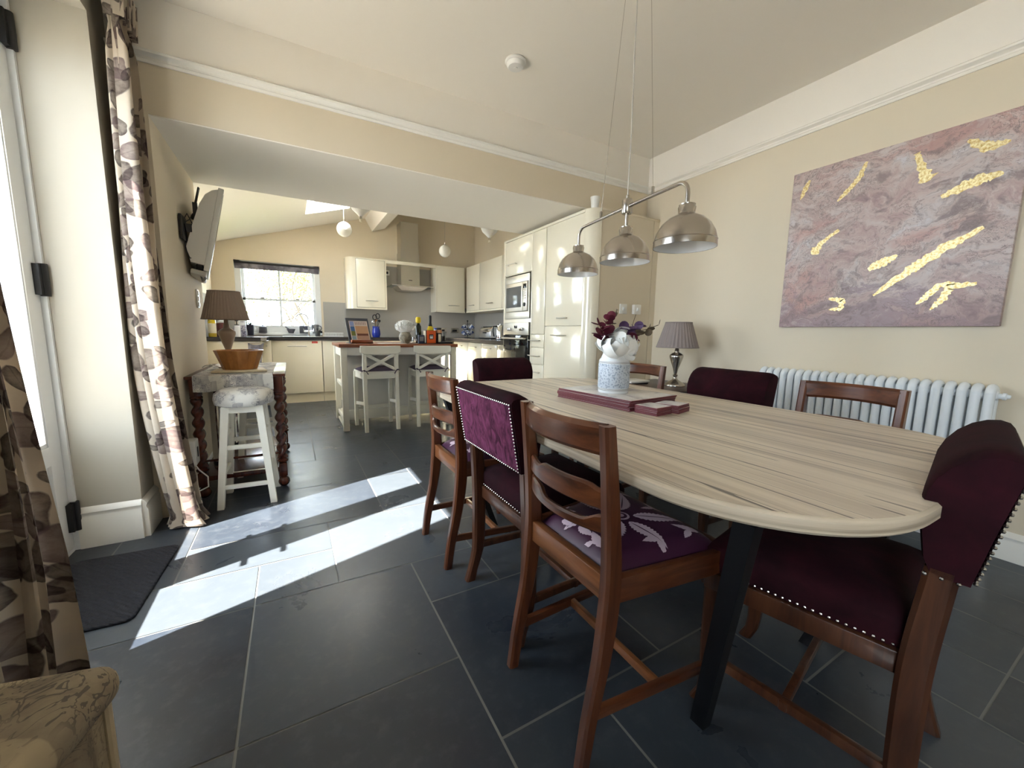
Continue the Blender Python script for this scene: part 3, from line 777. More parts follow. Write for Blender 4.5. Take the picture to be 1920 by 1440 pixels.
    for cx, cy, a in ((.13, .15, 40), (.85, .14, 140), (.14, .86, -40), (.86, .86, 220), (.13, .5, 90), (.87, .5, -90), (.5, .1, 0), (.5, .92, 180), (.3, .08, 20), (.7, .09, 160)):
        blob(leaf_outline(.19, .036, 13, .1), cx-.06*math.cos(R(a)), cy-.06*math.sin(R(a)), R(a), 1, .0012)
        blob(leaf_outline(.13, .024, 11, .1), cx+.02*math.cos(R(a+90)), cy+.02*math.sin(R(a+90)), R(a+75), 1, .0013)
    obj('seat_pad', mb, [SEATPURPLE, SEATCREAM, SEATDARK], t, normals=True)
    # turned reeded front legs
    for s in (-1, 1):
        mb = MB(); c = (s*(ff-.016), yf-.004, 0)
        mb.box(c[0]-.021, c[0]+.021, c[1]-.021, c[1]+.021, .385, .484, .004)
        prof = [(.013, 0), (.017, .02), (.019, .06), (.022, .075)]
        mb.lathe([(.0, 0)]+prof+[(.012, .08)], c, 14)
        mb.box(c[0]-.019, c[0]+.019, c[1]-.019, c[1]+.019, .10, .145, .004)
        mb.lathe([(.013, .145), (.021, .152), (.021, .16), (.013, .166), (.015, .172)], c, 14)
        mb.lathe([(.015, .172), (.0165, .2), (.021, .33), (.0215, .345)], c, 28, mod=lambda a, z, r: 1-.10*(.5+.5*math.cos(9*a)))
        mb.lathe([(.015, .345), (.023, .352), (.023, .362), (.015, .37), (.02, .386)], c, 14)
        mb.lathe([(.017, .072), (.02, .085), (.016, .1)], c, 12)
        obj('front_leg', mb, CHAIRWOOD, t)
    for s in (-1, 1):
        mb = MB(); mb.bar((s*hw, -.22, .135), (s*(ff-.016), yf-.02, .122), .018, .028, .003); obj('stretcher', mb, CHAIRWOOD_Y, t)
    mb = MB(); mb.bar((-.185, .0, .128), (.185, .0, .128), .018, .026, .003); obj('stretcher', mb, RAILWOOD, t)
    return t

# ---------------------------------------------------------------- upholstered chair (front faces +y)
def velvet_chair(label, group):
    t = thing('upholstered_dining_chair', label, 'chair', (0,0,0), 0, group)
    hw = .205
    tab = [(0, (-.225, .036, .045)), (.05, (-.212, .034, .04)), (.13, (-.19, .038, .046)), (.22, (-.186, .042, .05)), (.42, (-.186, .042, .052)), (.63, (-.200, .042, .048))]
    for s in (-1, 1):
        mb = MB(); post(mb, s*hw, tab, 14); obj('back_leg', mb, PURPLEWOOD, t)
    # padded back, fat at the top
    def bp(u, v):   # around the profile, across
        pass
    W = .226; zb, zt = .617, .875
    prof = [(-.236, zb), (-.244, zb+.1), (-.256, zt-.026)]            # rear face (flat)
    front = [(-.256, zt-.026), (-.255, zt-.016), (-.246, zt-.005), (-.23, zt), (-.21, zt-.003), (-.188, zt-.015), (-.168, zt-.036), (-.153, zt-.064), (-.145, zt-.095), (-.145, zt-.13), (-.152, zt-.17), (-.166, zb+.03), (-.180, zb+.005), (-.2, zb), (-.236, zb)]
    rings = []
    xs = [-1, -.985, -.94, -.86, -.6, 0, .6, .86, .94, .985, 1]
    lean = lambda z: -.022*(z-zb)/(zt-zb)
    full = [(y+lean(z), z) for y, z in prof[:-1]+front[:-1]]
    cy, cz = -.215, (zb+zt)/2
    for s in xs:
        q = 1-.10*max(0, (abs(s)-.86)/.14)**2.2 if abs(s) > .86 else 1
        rings.append([(s*W, cy+(y-cy)*(q if y > cy else 1), cz+(z-cz)*(q if z > cz else 1)) for y, z in full])
    mb = MB(); mb.loft(rings); obj('backrest', mb, VELVET, t, sharp=50)
    mb = MB()
    def rear(u, v):
        z = zb+.006+(zt-.032-zb-.006)*v; y = -.236-.02*(z-zb)/(zt-.026-zb)+lean(z)-.0035-.004*math.sin(PI*u)*math.sin(PI*v)
        return Vector((-(W-.008)+2*(W-.008)*u, y, z))
    mb.grid(rear, 10, 8); obj('back_panel', mb, VELVET_CRUSH, t, label='crushed purple velvet back panel, lightened as if lit from the door', normals=False)
    mb = MB(); nt = []
    for k in range(33):
        u = k/32; nt += [rear(u, 0), rear(u, 1)]
    for k in range(1, 20): nt += [rear(0, k/20), rear(1, k/20)]
    for p in nt: mb.ball(p+Vector((0, -.001, 0)), .0037, 4)
    for k in range(3):
        for s in (-1, 1): mb.ball((s*(hw+.02), -.222+.022*k, zb-.001), .0042, 4)
    obj('nailhead_trim', mb, NICKEL, t, label='row of silver nailheads')
    # seat
    fb, ff, yb, yf = .195, .215, -.17, .225
    rings = []
    for z, g in ((.425, 0), (.452, .004), (.478, .004), (.500, -.006), (.516, -.035), (.523, -.09), (.526, -.16)):
        def rr(sx, sy): return (sx*((fb if sy < 0 else ff)+g), (yb if sy < 0 else yf)+sy*g, z)
        a, b, c, d = rr(-1, -1), rr(1, -1), rr(1, 1), rr(-1, 1); ring = []
        for p, q in ((a, b), (b, c), (c, d), (d, a)):
            for k in range(6): ring.append(tuple(p[i]+(q[i]-p[i])*k/6 for i in range(3)))
        rings.append(ring)
    mb = MB(); mb.loft(rings); obj('seat', mb, VELVET, t, sharp=60)
    mb = MB()
    for p, q in (((-fb, yb), (fb, yb)), ((fb, yb), (ff, yf)), ((ff, yf), (-ff, yf)), ((-ff, yf), (-fb, yb))):
        mb.bar((*p, .398), (*q, .398), .024, .05, .004)
    obj('seat_frame', mb, PURPLEWOOD, t)
    mb = MB()
    for p, q in (((fb+.003, yb+.02), (ff+.003, yf)), ((-ff-.003, yf), (-fb-.003, yb+.02)), ((ff, yf+.003), (-ff, yf+.003)), ((-fb, yb-.003), (fb, yb-.003))):
        for k in range(26):
            u = k/25; mb.ball((p[0]+(q[0]-p[0])*u, p[1]+(q[1]-p[1])*u, .431), .0038, 4)
    obj('nailhead_trim', mb, NICKEL, t, label='row of silver nailheads')
    for s in (-1, 1):
        mb = MB(); post(mb, s*(ff-.025), [(0, (yf+.005, .034, .038)), (.05, (yf-.015, .032, .036)), (.2, (yf-.018, .04, .044)), (.42, (yf-.02, .046, .05))], 10); obj('front_leg', mb, PURPLEWOOD, t)
        mb = MB(); mb.bar((s*hw, -.19, .15), (s*(ff-.025), yf-.02, .15), .02, .026, .003); obj('stretcher', mb, PURPLEWOOD, t)
    mb = MB(); mb.bar((-.212, .02, .15), (.212, .02, .15), .018, .024, .003); obj('stretcher', mb, PURPLEWOOD, t)
    return t

WG, VG = 'wooden rail-back chairs round the dining table', 'aubergine velvet chairs round the dining table'
c = wooden_chair('wooden rail-back chair with purple leaf-print seat, nearest on the long left side', WG)
c.location = (.818, .812, 0); c.rotation_euler = (0, 0, -PI/2)
copy_tree(c, 'wooden rail-back chair on the left side, between the stools and purple velvet chair', (.815, 1.752, 0), R(-90), WG)
copy_tree(c, 'wooden rail-back chair standing in front of the white column radiator', (1.885, .745, 0), R(90), WG)
copy_tree(c, 'wooden rail-back chair in front of the side table with the lamp', (1.885, 1.90, 0), R(90), WG)
v = velvet_chair('velvet chair on the left side showing its studded crushed-purple back', VG)
v.location = (.852, 1.252, 0); v.rotation_euler = (0, 0, R(-90))
copy_tree(v, 'aubergine velvet chair on the radiator side, between the two wooden chairs', (1.93, 1.315, 0), R(90), VG)
copy_tree(v, 'aubergine velvet chair at the far end of the table by the tall kitchen units', (1.375, 2.36, 0), R(180), VG)
copy_tree(v, 'dark velvet chair at the near end of the table, cut by the right edge', (1.232, .438, 0), R(11), VG)

# ---------------------------------------------------------------- things on the table
mrot = R(5); mc = Vector((1.29, 1.33, 0))
words = ['lowest', 'second from the bottom', 'third from the bottom', 'fourth from the bottom', 'fourth from the top', 'third from the top', 'second from the top', 'topmost']
first = None; MH = .0052
for k in range(8):
    lab = '%s placemat in the stack under the vase, burgundy edged' % words[k] if k < 7 else 'topmost placemat with pale print, directly under the white flower vase'
    off = (random.uniform(-.004, .004), random.uniform(-.004, .004)); z = TZ+k*(MH+.0002)
    if first is None:
        first = thing('placemat', lab, 'placemat', (mc.x+off[0], mc.y+off[1], z), mrot, 'stacked placemats')
        mb = MB(); mb.box(-.155, .155, -.215, .215, 0, MH-.0008, .0012); obj('board', mb, MATEDGE, first)
        mb = MB(); mb.box(-.150, .150, -.210, .210, MH-.0008, MH); obj('print_face', mb, MATTOP, first)
    else: copy_tree(first, lab, (mc.x+off[0], mc.y+off[1], z), mrot+random.uniform(-.012, .012), 'stacked placemats')
MZ = TZ+8*(MH+.0002)
first = None; cw = ['lowest', 'second from bottom', 'middle', 'second from top', 'topmost']
for nm, cx, cy, n in (('stack nearest the camera', 1.225, 1.045, 5), ('stack tucked behind, nearer the radiator', 1.335, 1.045, 5)):
    for k in range(n):
        lab = '%s square coaster in the %s' % (cw[k], nm); z = TZ+k*.0064; a = R(8 if cx < 1.3 else 14)+random.uniform(-.03, .03)
        if first is None:
            first = thing('coaster', lab, 'coaster', (cx, cy, z), a, 'stacked coasters')
            mb = MB(); mb.box(-.05, .05, -.05, .05, 0, .0055, .0012); obj('board', mb, MATEDGE, first)
            mb = MB(); mb.box(-.047, .047, -.047, .047, .0055, .0062); obj('print_face', mb, MATTOP, first)
        else: copy_tree(first, lab, (cx+random.uniform(-.002, .002), cy+random.uniform(-.002, .002), z), a, 'stacked coasters')

# jar vase with peonies and eucalyptus
VX, VY = 1.272, 1.318
t = thing('flower_vase', 'blue and white embossed jar vase of white peonies and burgundy eucalyptus', 'vase', (VX, VY, MZ))
mb = MB(); mb.lathe([(0, 0), (.066, 0), (.068, .004), (.068, .14), (.066, .146), (.060, .153), (.052, .172), (.051, .182), (.056, .198), (.052, .198), (.046, .182), (.044, .17), (0, .16)], (0,0,0), 40); body = obj('vase_body', mb, CERAMIC, t)
mb = MB(); mb.lathe([(.0682, .022), (.0695, .024), (.0695, .128), (.0682, .130)], (0,0,0), 40); obj('embossed_band', mb, EMBOSS, body)
mb = MB()
for z in (.013, .018, .134, .139): mb.lathe([(.0684, z-.001), (.0692, z), (.0684, z+.001)], (0,0,0), 40)
obj('grey_rings', mb, MIDGREY, body)
def peony(name, c, r, seed, axis):
    rnd = random.Random(seed); mb = MB(); mb.ball(c, r*.28, 8)
    A = Vector(axis).normalized().to_track_quat('Z', 'Y').to_matrix().to_4x4(); A.translation = c
    for layer, (n, rr, top, wid) in enumerate(((3, .25, .04, 1.25), (3, .42, .16, 1.2), (4, .60, .30, 1.05), (5, .80, .48, .92), (6, 1.0, .78, .82))):
        for k in range(n):
            a = 2*PI*(k+rnd.random()*.3)/n+layer*.7; tp = top*rnd.uniform(.85, 1.12); q = rr*r*rnd.uniform(.95, 1.05); fl = rnd.uniform(.10, .20)
            def pet(u, v, a=a, tp=tp, q=q, wid=wid, fl=fl, ph=rnd.random()*6):
                s_ = 2*u-1; th = 2.75+(tp+.42*s_*s_-2.75)*v
                rad = q*(1+fl*max(0, v-.55)**2*4+.05*s_+.02*math.sin(8*u+ph)*v)
                phi = a+s_*wid*(.35+.65*math.sin(PI*min(1, .15+v*.75)))
                return A @ Vector((rad*math.sin(th)*math.cos(phi), rad*math.sin(th)*math.sin(phi), rad*math.cos(th)*.86))
            mb.grid(pet, 10, 10)
    return obj(name, mb, WHITE_PETAL, t, normals=False, sharp=80)
peony('peony', (-.035, -.035, .215), .062, 1, (-.4, -.5, .8)); peony('peony', (.022, -.03, .228), .066, 2, (.25, -.6, .7)); peony('peony', (.032, -.052, .19), .042, 3, (.5, -.8, .2))
peony('peony', (-.01, .035, .225), .05, 5, (0, .5, .8))
def sprig(pts, m, n, r, seed):
    rnd = random.Random(seed); mb = MB(); pts = [Vector(p) for p in pts]
    mb.tube(pts, .0016, 5); st = obj('eucalyptus_stem', mb, STEMBROWN, t)
    lf = MB()
    for k in range(n):
        u = .28+.72*k/(n-1); i = min(len(pts)-2, int(u*(len(pts)-1))); p = pts[i].lerp(pts[i+1], u*(len(pts)-1)-i)
        d = Vector((rnd.uniform(-1, 1), rnd.uniform(-1, 1), rnd.uniform(-.5, .7))).normalized(); rr = r*rnd.uniform(.9, 1.35)*(1-.35*u)
        nrm = (d.cross(Vector((rnd.uniform(-1,1), rnd.uniform(-1,1), rnd.uniform(-1,1))))).normalized(); s2 = d.cross(nrm)
        c = p+d*rr*1.1
        def disc(a, q, c=c, d=d, s2=s2, nrm=nrm, rr=rr): return c+d*math.cos(2*PI*a)*rr*q*1.1+s2*math.sin(2*PI*a)*rr*q+nrm*rr*.22*(q*q)
        lf.grid(disc, 12, 2)
    obj('eucalyptus_leaves', lf, m, st, normals=False)
sprig([(0, 0, .17), (-.05, 0, .23), (-.075, .0, .27), (-.09, .01, .3)], BURGUNDY, 14, .026, 4)
sprig([(0, 0, .17), (-.03, .01, .25), (-.045, .02, .3), (-.04, .02, .34)], BURGUNDY, 11, .022, 9)
sprig([(0, 0, .17), (.02, .01, .24), (.06, -.005, .28), (.10, -.02, .3)], PLUMLEAF, 17, .026, 12)
sprig([(0, 0, .17), (.04, 0, .24), (.1, -.02, .27), (.14, -.05, .285), (.185, -.075, .305)], OLIVELEAF, 9, .018, 21)
sprig([(0, 0, .17), (-.01, .02, .27), (.0, .02, .33), (.01, .01, .37)], OLIVELEAF, 6, .013, 33)
sprig([(0, 0, .17), (.03, .0, .22), (.075, -.02, .245), (.09, -.03, .25)], BURGUNDY, 9, .022, 41)
mb = MB(); mb.grid(lambda u, v: Vector((.0+.012*(2*u-1)*math.sin(PI*v), -.058-.01*v, .205-.035*v)), 4, 6); obj('green_leaf', mb, simple('fresh_leaf', srgb(150, 150, 70), .5), t, normals=False)

# ---------------------------------------------------------------- pendant over the table
PZ = 1.372; pos = [(1.235, .962), (1.277, 1.292), (1.335, 1.685)]
t = thing('pendant_light', 'satin nickel bar pendant with three dome shades over the table', 'light', (pos[1][0], pos[1][1], 0))
base = Vector((pos[1][0], pos[1][1], 0)); lp = [Vector((x, y, 0))-base for x, y in pos]
prof = [(.028, .146), (.027, .140), (.030, .136), (.027, .118), (.030, .112), (.040, .108), (.060, .098), (.082, .078), (.097, .052), (.1035, .028), (.105, .02), (.106, .0)]
for p in lp:
    mb = MB(); mb.lathe([(0, .142)]+prof+[(.1045, .0)], p+Vector((0, 0, PZ)), 48)
    mb.lathe([(.1048, .021), (.1062, .0225), (.1045, .024)], p+Vector((0, 0, PZ)), 48)
    s_ = obj('lamp_shade', mb, NICKEL, t, sharp=60)
    mb = MB(); mb.lathe([(.1042, .001), (.102, .028), (.0955, .051), (.081, .076), (.059, .096), (.03, .108), (0, .11)], p+Vector((0, 0, PZ)), 48); obj('shade_lining', mb, CERAMIC, s_, label='white inside of the shade')
    mb = MB(); mb.lathe([(0, .105), (.014, .105), (.014, .075), (.020, .06), (.022, .045), (.015, .03), (0, .026)], p+Vector((0, 0, PZ)), 16); obj('bulb', mb, GLOBE, s_)
bz = 1.602; d = (lp[2]-lp[0]); d.z = 0; d.normalize()
def arm(p, sg):
    e = p+Vector((0, 0, bz)); pts = [Vector((0, 0, bz))]
    pts.append(e-d*sg*.05)
    for k in range(7):
        a = PI/2*k/6; pts.append(e-d*sg*.045+d*sg*.045*math.sin(a)+Vector((0, 0, -.045+.045*math.cos(a))))
    pts.append(p+Vector((0, 0, PZ+.14))); return pts
for p, sg in ((lp[0], -1), (lp[2], 1)):
    mb = MB(); mb.tube(arm(p, sg), .0075, 12); obj('arm', mb, NICKEL, t)
mb = MB(); mb.lathe([(0, bz-.03), (.019, bz-.03), (.022, bz-.026), (.022, bz+.026), (.019, bz+.03), (.008, bz+.03), (.008, bz+.045), (0, bz+.045)], (0,0,0), 24); mb.tube([(0, 0, bz-.03), (0, 0, PZ+.14)], .0075, 12); obj('hub', mb, NICKEL, t)
stub = [lp[0]*.46, lp[2]*.5]
for p in stub:
    mb = MB(); mb.lathe([(0, bz), (.006, bz), (.006, bz+.03), (.005, bz+.033), (0, bz+.033)], p, 12); obj('wire_grip', mb, NICKEL, t)
can = Vector((.0, .0, ZC))
for p, q in ((stub[0], -.05), (stub[1], .05)):
    mb = MB(); mb.tube([p+Vector((0, 0, bz+.03)), can+d*q], .0009, 5); obj('suspension_wire', mb, NICKEL, t)
mb = MB(); mb.tube([(0, 0, bz+.04), (.004, .002, 1.9), (-.003, 0, 2.2), can], .003, 6); obj('power_cable', mb, CABLE, t)
mb = MB(); mb.lathe([(0, ZC-.03), (.055, ZC-.03), (.06, ZC-.025), (.06, ZC-.0005), (0, ZC-.0005)], (0,0,0), 32); obj('ceiling_rose', mb, NICKEL, t)

# ---------------------------------------------------------------- right wall: painting, radiator, side table, lamp
PY0, PY1, PZ0, PZ1 = .515, 1.496, 1.13, 2.125
t = thing('painting', 'abstract mauve and grey canvas with gold leaf strokes on right wall', 'picture', (XR-.036, (PY0+PY1)/2, (PZ0+PZ1)/2))
mb = MB(); mb.box(0, .034, -(PY1-PY0)/2, (PY1-PY0)/2, -(PZ1-PZ0)/2, (PZ1-PZ0)/2, .003); obj('canvas', mb, PAINTING, t)
STR = [([(1.399,2.063),(1.421,2.015),(1.443,1.955)], .020), ([(1.112,2.077),(1.138,1.998),(1.188,1.938),(1.236,1.89)], .022), ([(.898,2.045),(.868,1.955),(.84,1.885)], .05), ([(.781,1.789),(.696,1.826),(.634,1.841),(.581,1.843)], .034),
 ([(.715,2.038),(.648,1.981),(.576,1.984)], .03), ([(1.21,1.718),(1.283,1.666),(1.343,1.594)], .036), ([(1.042,1.459),(.986,1.49),(.921,1.521)], .034), ([(.616,1.606),(.729,1.538),(.821,1.467),(.877,1.421),(1.005,1.309)], .036),
 ([(.685,1.35),(.743,1.342),(.783,1.285),(.818,1.248)], .022), ([(.609,1.34),(.7,1.33),(.723,1.264),(.761,1.217)], .026), ([(1.221,1.305),(1.148,1.291),(1.153,1.24),(1.214,1.236)], .022)]
for k, (pl, w) in enumerate(STR):
    rnd = random.Random(k); mb = MB(); P = [Vector((0, y-(PY0+PY1)/2, z-(PZ0+PZ1)/2)) for y, z in pl]
    pts = []
    for a, b in zip(P, P[1:]):
        for q in range(9): pts.append(a.lerp(b, q/9))
    pts.append(P[-1]); n = len(pts); rings = []
    for i, p in enumerate(pts):
        tg = (pts[min(i+1, n-1)]-pts[max(i-1, 0)]).normalized(); nr = Vector((0, -tg.z, tg.y)); u = i/(n-1)
        env = math.sin(PI*min(1, .08+u*.9))**.6 if k not in (2, 5) else (.35+.9*u**2.2)*min(1, (1.02-u)*9)
        a, b = w*env*rnd.uniform(.42, .9), w*env*rnd.uniform(.42, .9)
        rings.append([p+nr*a+Vector((-.0008, 0, 0)), p-nr*b+Vector((-.0008, 0, 0)), p-nr*b+Vector((.0006, 0, 0)), p+nr*a+Vector((.0006, 0, 0))])
    mb.loft(rings); obj('gold_leaf_stroke', mb, GOLD, t)

# column radiator
ry0, ry1, nsec = .47, 1.555, 24
t = thing('column_radiator', 'white column radiator standing along the right wall under the painting', 'radiator', (2.915, ry0, 0))
RADW = simple('radiator_enamel', srgb(232, 236, 238), .35)
pitch_ = (ry1-ry0)/nsec; sec = None
for k in range(nsec):
    if sec is None:
        mb = MB(); rr = .0185
        for cx in (-.032, .032):
            pts = [(cx, 0, .16)]+[(cx, 0, z) for z in (.3, .5, .7, .8)]
            mb.tube([(cx, 0, .13), (cx, 0, .815)], rr, 12)
        mb.tube(arc((0, 0, .805), .032, 0, 180, 8, 'xz'), rr, 12); mb.tube(arc((0, 0, .14), .032, 180, 360, 8, 'xz'), rr, 12)
        mb.lathe([(.0, -pitch_/2), (.019, -pitch_/2), (.021, -.012), (.021, .012), (.019, pitch_/2), (0, pitch_/2)], (0, 0, .80), 12, M=Matrix.Rotation(PI/2, 4, 'X'))
        mb.lathe([(.0, -pitch_/2), (.019, -pitch_/2), (.021, -.012), (.021, .012), (.019, pitch_/2), (0, pitch_/2)], (0, 0, .14), 12, M=Matrix.Rotation(PI/2, 4, 'X'))
        sec = obj('radiator_section', mb, RADW, t, loc=(0, pitch_*.5, 0))
    else:
        o = sec.copy(); COL.objects.link(o); o.parent = t; o.location = (0, pitch_*(k+.5), 0)
mb = MB(); mb.lathe([(0, 0), (.013, 0), (.013, .01), (.017, .012), (.017, .022), (.011, .026), (.008, .036), (0, .037)], (0, 0, .80), 14, M=Matrix.Rotation(PI/2, 4, 'X')); obj('bleed_plug', mb, RADW, t)
mb = MB(); mb.tube([(0, -.03, 0), (0, -.03, .14), (0, .0, .14)], .008, 8); mb.tube([(0, ry1-ry0+.03, 0), (0, ry1-ry0+.03, .14), (0, ry1-ry0, .14)], .008, 8); obj('feed_pipe', mb, CHROME, t)
mb = MB()
for y in (.12, ry1-ry0-.12): mb.box(.0, XR-2.915, y-.01, y+.01, .70, .72)
obj('wall_bracket', mb, RADW, t)
for y in (.10, ry1-ry0-.1):
    mb = MB(); mb.box(-.03, .03, y-.015, y+.015, 0, .115, .004); obj('foot', mb, RADW, t)

# dark side table in the corner
t = thing('side_table', 'dark stained side table in the corner under the pleated lamp', 'table', (2.66, 2.16, 0))
mb = MB(); mb.box(-.26, .30, -.30, .36, .625, .655, .004); obj('table_top', mb, DARKWOOD_FLAT, t)
mb = MB(); mb.box(-.23, .27, -.27, .33, .54, .625); obj('apron', mb, DARKWOOD_FLAT, t)
for sx in (-.215, .255):
    for sy in (-.255, .315):
        mb = MB(); mb.box(sx-.02, sx+.02, sy-.02, sy+.02, 0, .55, .003); obj('leg', mb, DARKWOOD_FLAT, t)
def pleated_shade(r0, r1, h, n, z, parent, m, inner=True):
    mb = MB(); rings = []
    for k in range(7):
        u = k/6; r = r0+(r1-r0)*u
        rings.append([(r*(1+.014*(1 if j % 2 else -1))*math.cos(PI*j/n), r*(1+.014*(1 if j % 2 else -1))*math.sin(PI*j/n), z+h*u) for j in range(2*n)])
    mb.loft(rings, False); s_ = obj('lamp_shade', mb, m, parent, sharp=15, normals=False)
    mb = MB()
    for r, zz in ((r0, z), (r1, z+h)): mb.tube([(r*math.cos(2*PI*j/40), r*math.sin(2*PI*j/40), zz) for j in range(40)], .004, 6, closed=True)
    obj('shade_trim', mb, m, s_); return s_
t = thing('table_lamp', 'nickel urn table lamp with grey pleated shade beside the right wall', 'lamp', (2.695, 2.10, .655))
mb = MB(); mb.lathe([(0, 0), (.078, 0), (.080, .008), (.072, .02), (.045, .038), (.024, .05), (.015, .062), (.013, .075), (.020, .088), (.011, .1), (.015, .115), (.02, .14), (.038, .19), (.052, .235), (.051, .25), (.036, .262), (.018, .272), (.014, .30), (.010, .305), (.010, .37), (0, .37)], (0,0,0), 36); obj('lamp_base', mb, NICKEL, t, sharp=50)
mb = MB(); mb.lathe([(0, .33), (.018, .335), (.028, .37), (.024, .4), (0, .42)], (0,0,0), 14); obj('bulb', mb, GLOBE, t)
pleated_shade(.158, .098, .195, 34, .312, t, SHADE)
mb = MB()
for k in range(3): mb.bar((0, 0, .40), (.1*math.cos(2*PI*k/3), .1*math.sin(2*PI*k/3), .5), .003, .003)
obj('shade_carrier', mb, NICKEL, t)
t = thing('white_tray', 'white rimmed tray lying on the dark corner side table', 'tray', (2.50, 2.36, .655))
mb = MB(); mb.box(-.1, .1, -.075, .075, 0, .012, .004); obj('tray_base', mb, BLACK, t); mb = MB(); mb.box(-.11, .11, -.085, .085, .012, .03, .006); obj('tray_rim', mb, WHITE_PLASTIC, t)

# smoke alarm
t = thing('smoke_alarm', 'round white smoke alarm on the ceiling', 'alarm', (1.262, 2.255, ZC))
mb = MB(); mb.lathe([(0, -.001), (.062, -.001), (.064, -.008), (.06, -.014), (.054, -.016), (.052, -.03), (.044, -.038), (0, -.04)], (0,0,0), 36); obj('alarm_body', mb, WHITE_PLASTIC, t)
mb = MB(); mb.lathe([(0, -.040), (.012, -.040), (.012, -.043), (0, -.044)], (0,0,0), 16); obj('test_button', mb, WHITE_PLASTIC, t)
# ---------------------------------------------------------------- kitchen units
def bar_handle(p, q, out, parent, r=.006, stand=.03):
    p, q, out = Vector(p), Vector(q), Vector(out); d = (q-p).normalized(); mb = MB()
    mb.tube([p+out*stand, q+out*stand], r, 10)
    for e in (p+d*.02, q-d*.02): mb.tube([e, e+out*stand], r*.8, 8)
    return obj('handle', mb, STEEL, parent)
TH, G = .019, .0025
XF = 2.209                      # fronts of the tall units
# tall units
tY = [(2.71, 3.278), (3.285, 3.53), (3.535, 4.125)]
def tall(label, y0, y1):
    t = thing('tall_cabinet', label, 'cabinet', (XF, y0, 0), 0, 'tall gloss cream kitchen units'); D = .6
    return t, y1-y0
def door(parent, y0, y1, z0, z1, name='door'):
    mb = MB(); mb.box(0, TH, y0+G, y1-G, z0+G, z1-G, .0025); return obj(name, mb, GLOSS_CREAM, parent)
t, w = tall('tall gloss cream cabinet next to the rounded end post', 2.71, 3.278)
mb = MB(); mb.box(TH+.002, .6, 0, w, .12, 2.075); obj('carcass', mb, CARCASS, t)
d = door(t, 0, w, 1.132, 2.075); bar_handle((0, .19, 1.205), (0, .33, 1.205), (-1, 0, 0), d)
d = door(t, 0, w, .14, 1.13); bar_handle((0, .20, 1.045), (0, .42, 1.045), (-1, 0, 0), d)
t, w = tall('narrow tall cream unit with two drawers beside the oven', 3.285, 3.53)
mb = MB(); mb.box(TH+.002, .6, 0, w, .12, 2.075); obj('carcass', mb, CARCASS, t)
d = door(t, 0, w, 1.05, 2.075)
for k, (a, b) in enumerate(((.915, 1.048), (.74, .913), (.14, .738))):
    d = door(t, 0, w, a, b, 'drawer'); z = (.987, .828, .66)[k]; bar_handle((0, .05, z), (0, w+.01, z), (-1, 0, 0), d)
t, w = tall('oven housing unit with top cupboard at the far end of the tall run', 3.535, 4.125)
mb = MB(); mb.box(.0, .6, -.004, .012, .12, 2.1); mb.box(.0, .6, w-.012, w+.022, .12, 2.1); mb.box(.01, .6, 0, w, 1.70, 2.075); mb.box(.002, .6, 0, w, 1.175, 1.215); mb.box(.002, .6, 0, w, .56, .64); mb.box(.5, .6, 0, w, .12, 2.0); obj('carcass', mb, GLOSS_CREAM, t)
d = door(t, .012, w-.012, 1.705, 2.075); bar_handle((0, .30, 1.815), (0, .52, 1.815), (-1, 0, 0), d)
d = door(t, .012, w-.012, .14, .58)
# top capping and plinth for the run
t = thing('cornice_strip', 'cream top edge strip capping the tall units', 'trim', (XF, 2.71, 2.076))
mb = MB(); mb.box(-.004, .6, 0, 1.437, 0, .022, .002); obj('cap', mb, GLOSS_CREAM, t)
t = thing('plinth_tall', 'cream plinth below the tall units', 'plinth', (XF, 2.71, 0)); t.name = 'plinth'
mb = MB(); mb.box(.03, .05, 0, 1.437, 0, .118); obj('plinth_board', mb, CARCASS, t)
# curved end post and panelled end
t = thing('end_panel', 'cream panelled end with rounded corner post facing the dining table', 'panel', (XF, 2.614, 0))
mb = MB(); pts = [(.0, .095)]
for k in range(9): a = R(180+90*k/8); pts.append((.10+.10*math.cos(a), .10+.10*math.sin(a)))
pts += [(.105, .095), (0, .095)]
ring = lambda z: [(x, y, z) for x, y in pts[:-1]]
mb.loft([ring(0), ring(2.098)]); obj('corner_post', mb, GLOSS_CREAM, t, sharp=30)
mb = MB(); mb.box(.106, .72, .004, .09, 0, 2.098); mb.box(.725, .79, .004, .09, 0, 2.098); obj('panel_boards', mb, CREAM_WALL, t)
mb = MB(); mb.box(.10, .79, -.004, .09, 2.085, 2.102, .002); obj('top_edge', mb, CREAM_WALL, t)
# oven
t = thing('oven', 'built-in steel and black glass oven below the microwave', 'oven', (XF, 3.56, .645)); w = .545
mb = MB(); mb.box(0, .45, 0, w, .0, .528); obj('oven_body', mb, BLACK, t)
mb = MB(); mb.box(-.018, 0, 0, w, .395, .528, .003); obj('control_panel', mb, STEEL, t)
for y in (.10, .135, .37, .405):
    mb = MB(); mb.lathe([(0, 0), (.016, 0), (.017, .004), (.014, .026), (0, .027)], (-.018, y, .455), 16, M=Matrix.Rotation(-PI/2, 4, 'Y')); obj('knob', mb, CHROME, t)
mb = MB(); mb.box(-.0195, -.017, .235, .30, .465, .495, .002); obj('clock_display', mb, BLACKGLASS, t)
mb = MB(); mb.box(-.022, 0, 0, w, .0, .388, .003); dr_ = obj('door', mb, BLACKGLASS, t)
bar_handle((-.022, .02, .355), (-.022, w-.02, .355), (-1, 0, 0), dr_, .01, .032)
mb = MB(); mb.box(-.0235, -.021, .05, w-.05, .05, .28, .003); obj('window', mb, simple('oven_window', srgb(52, 50, 44), .06), dr_)
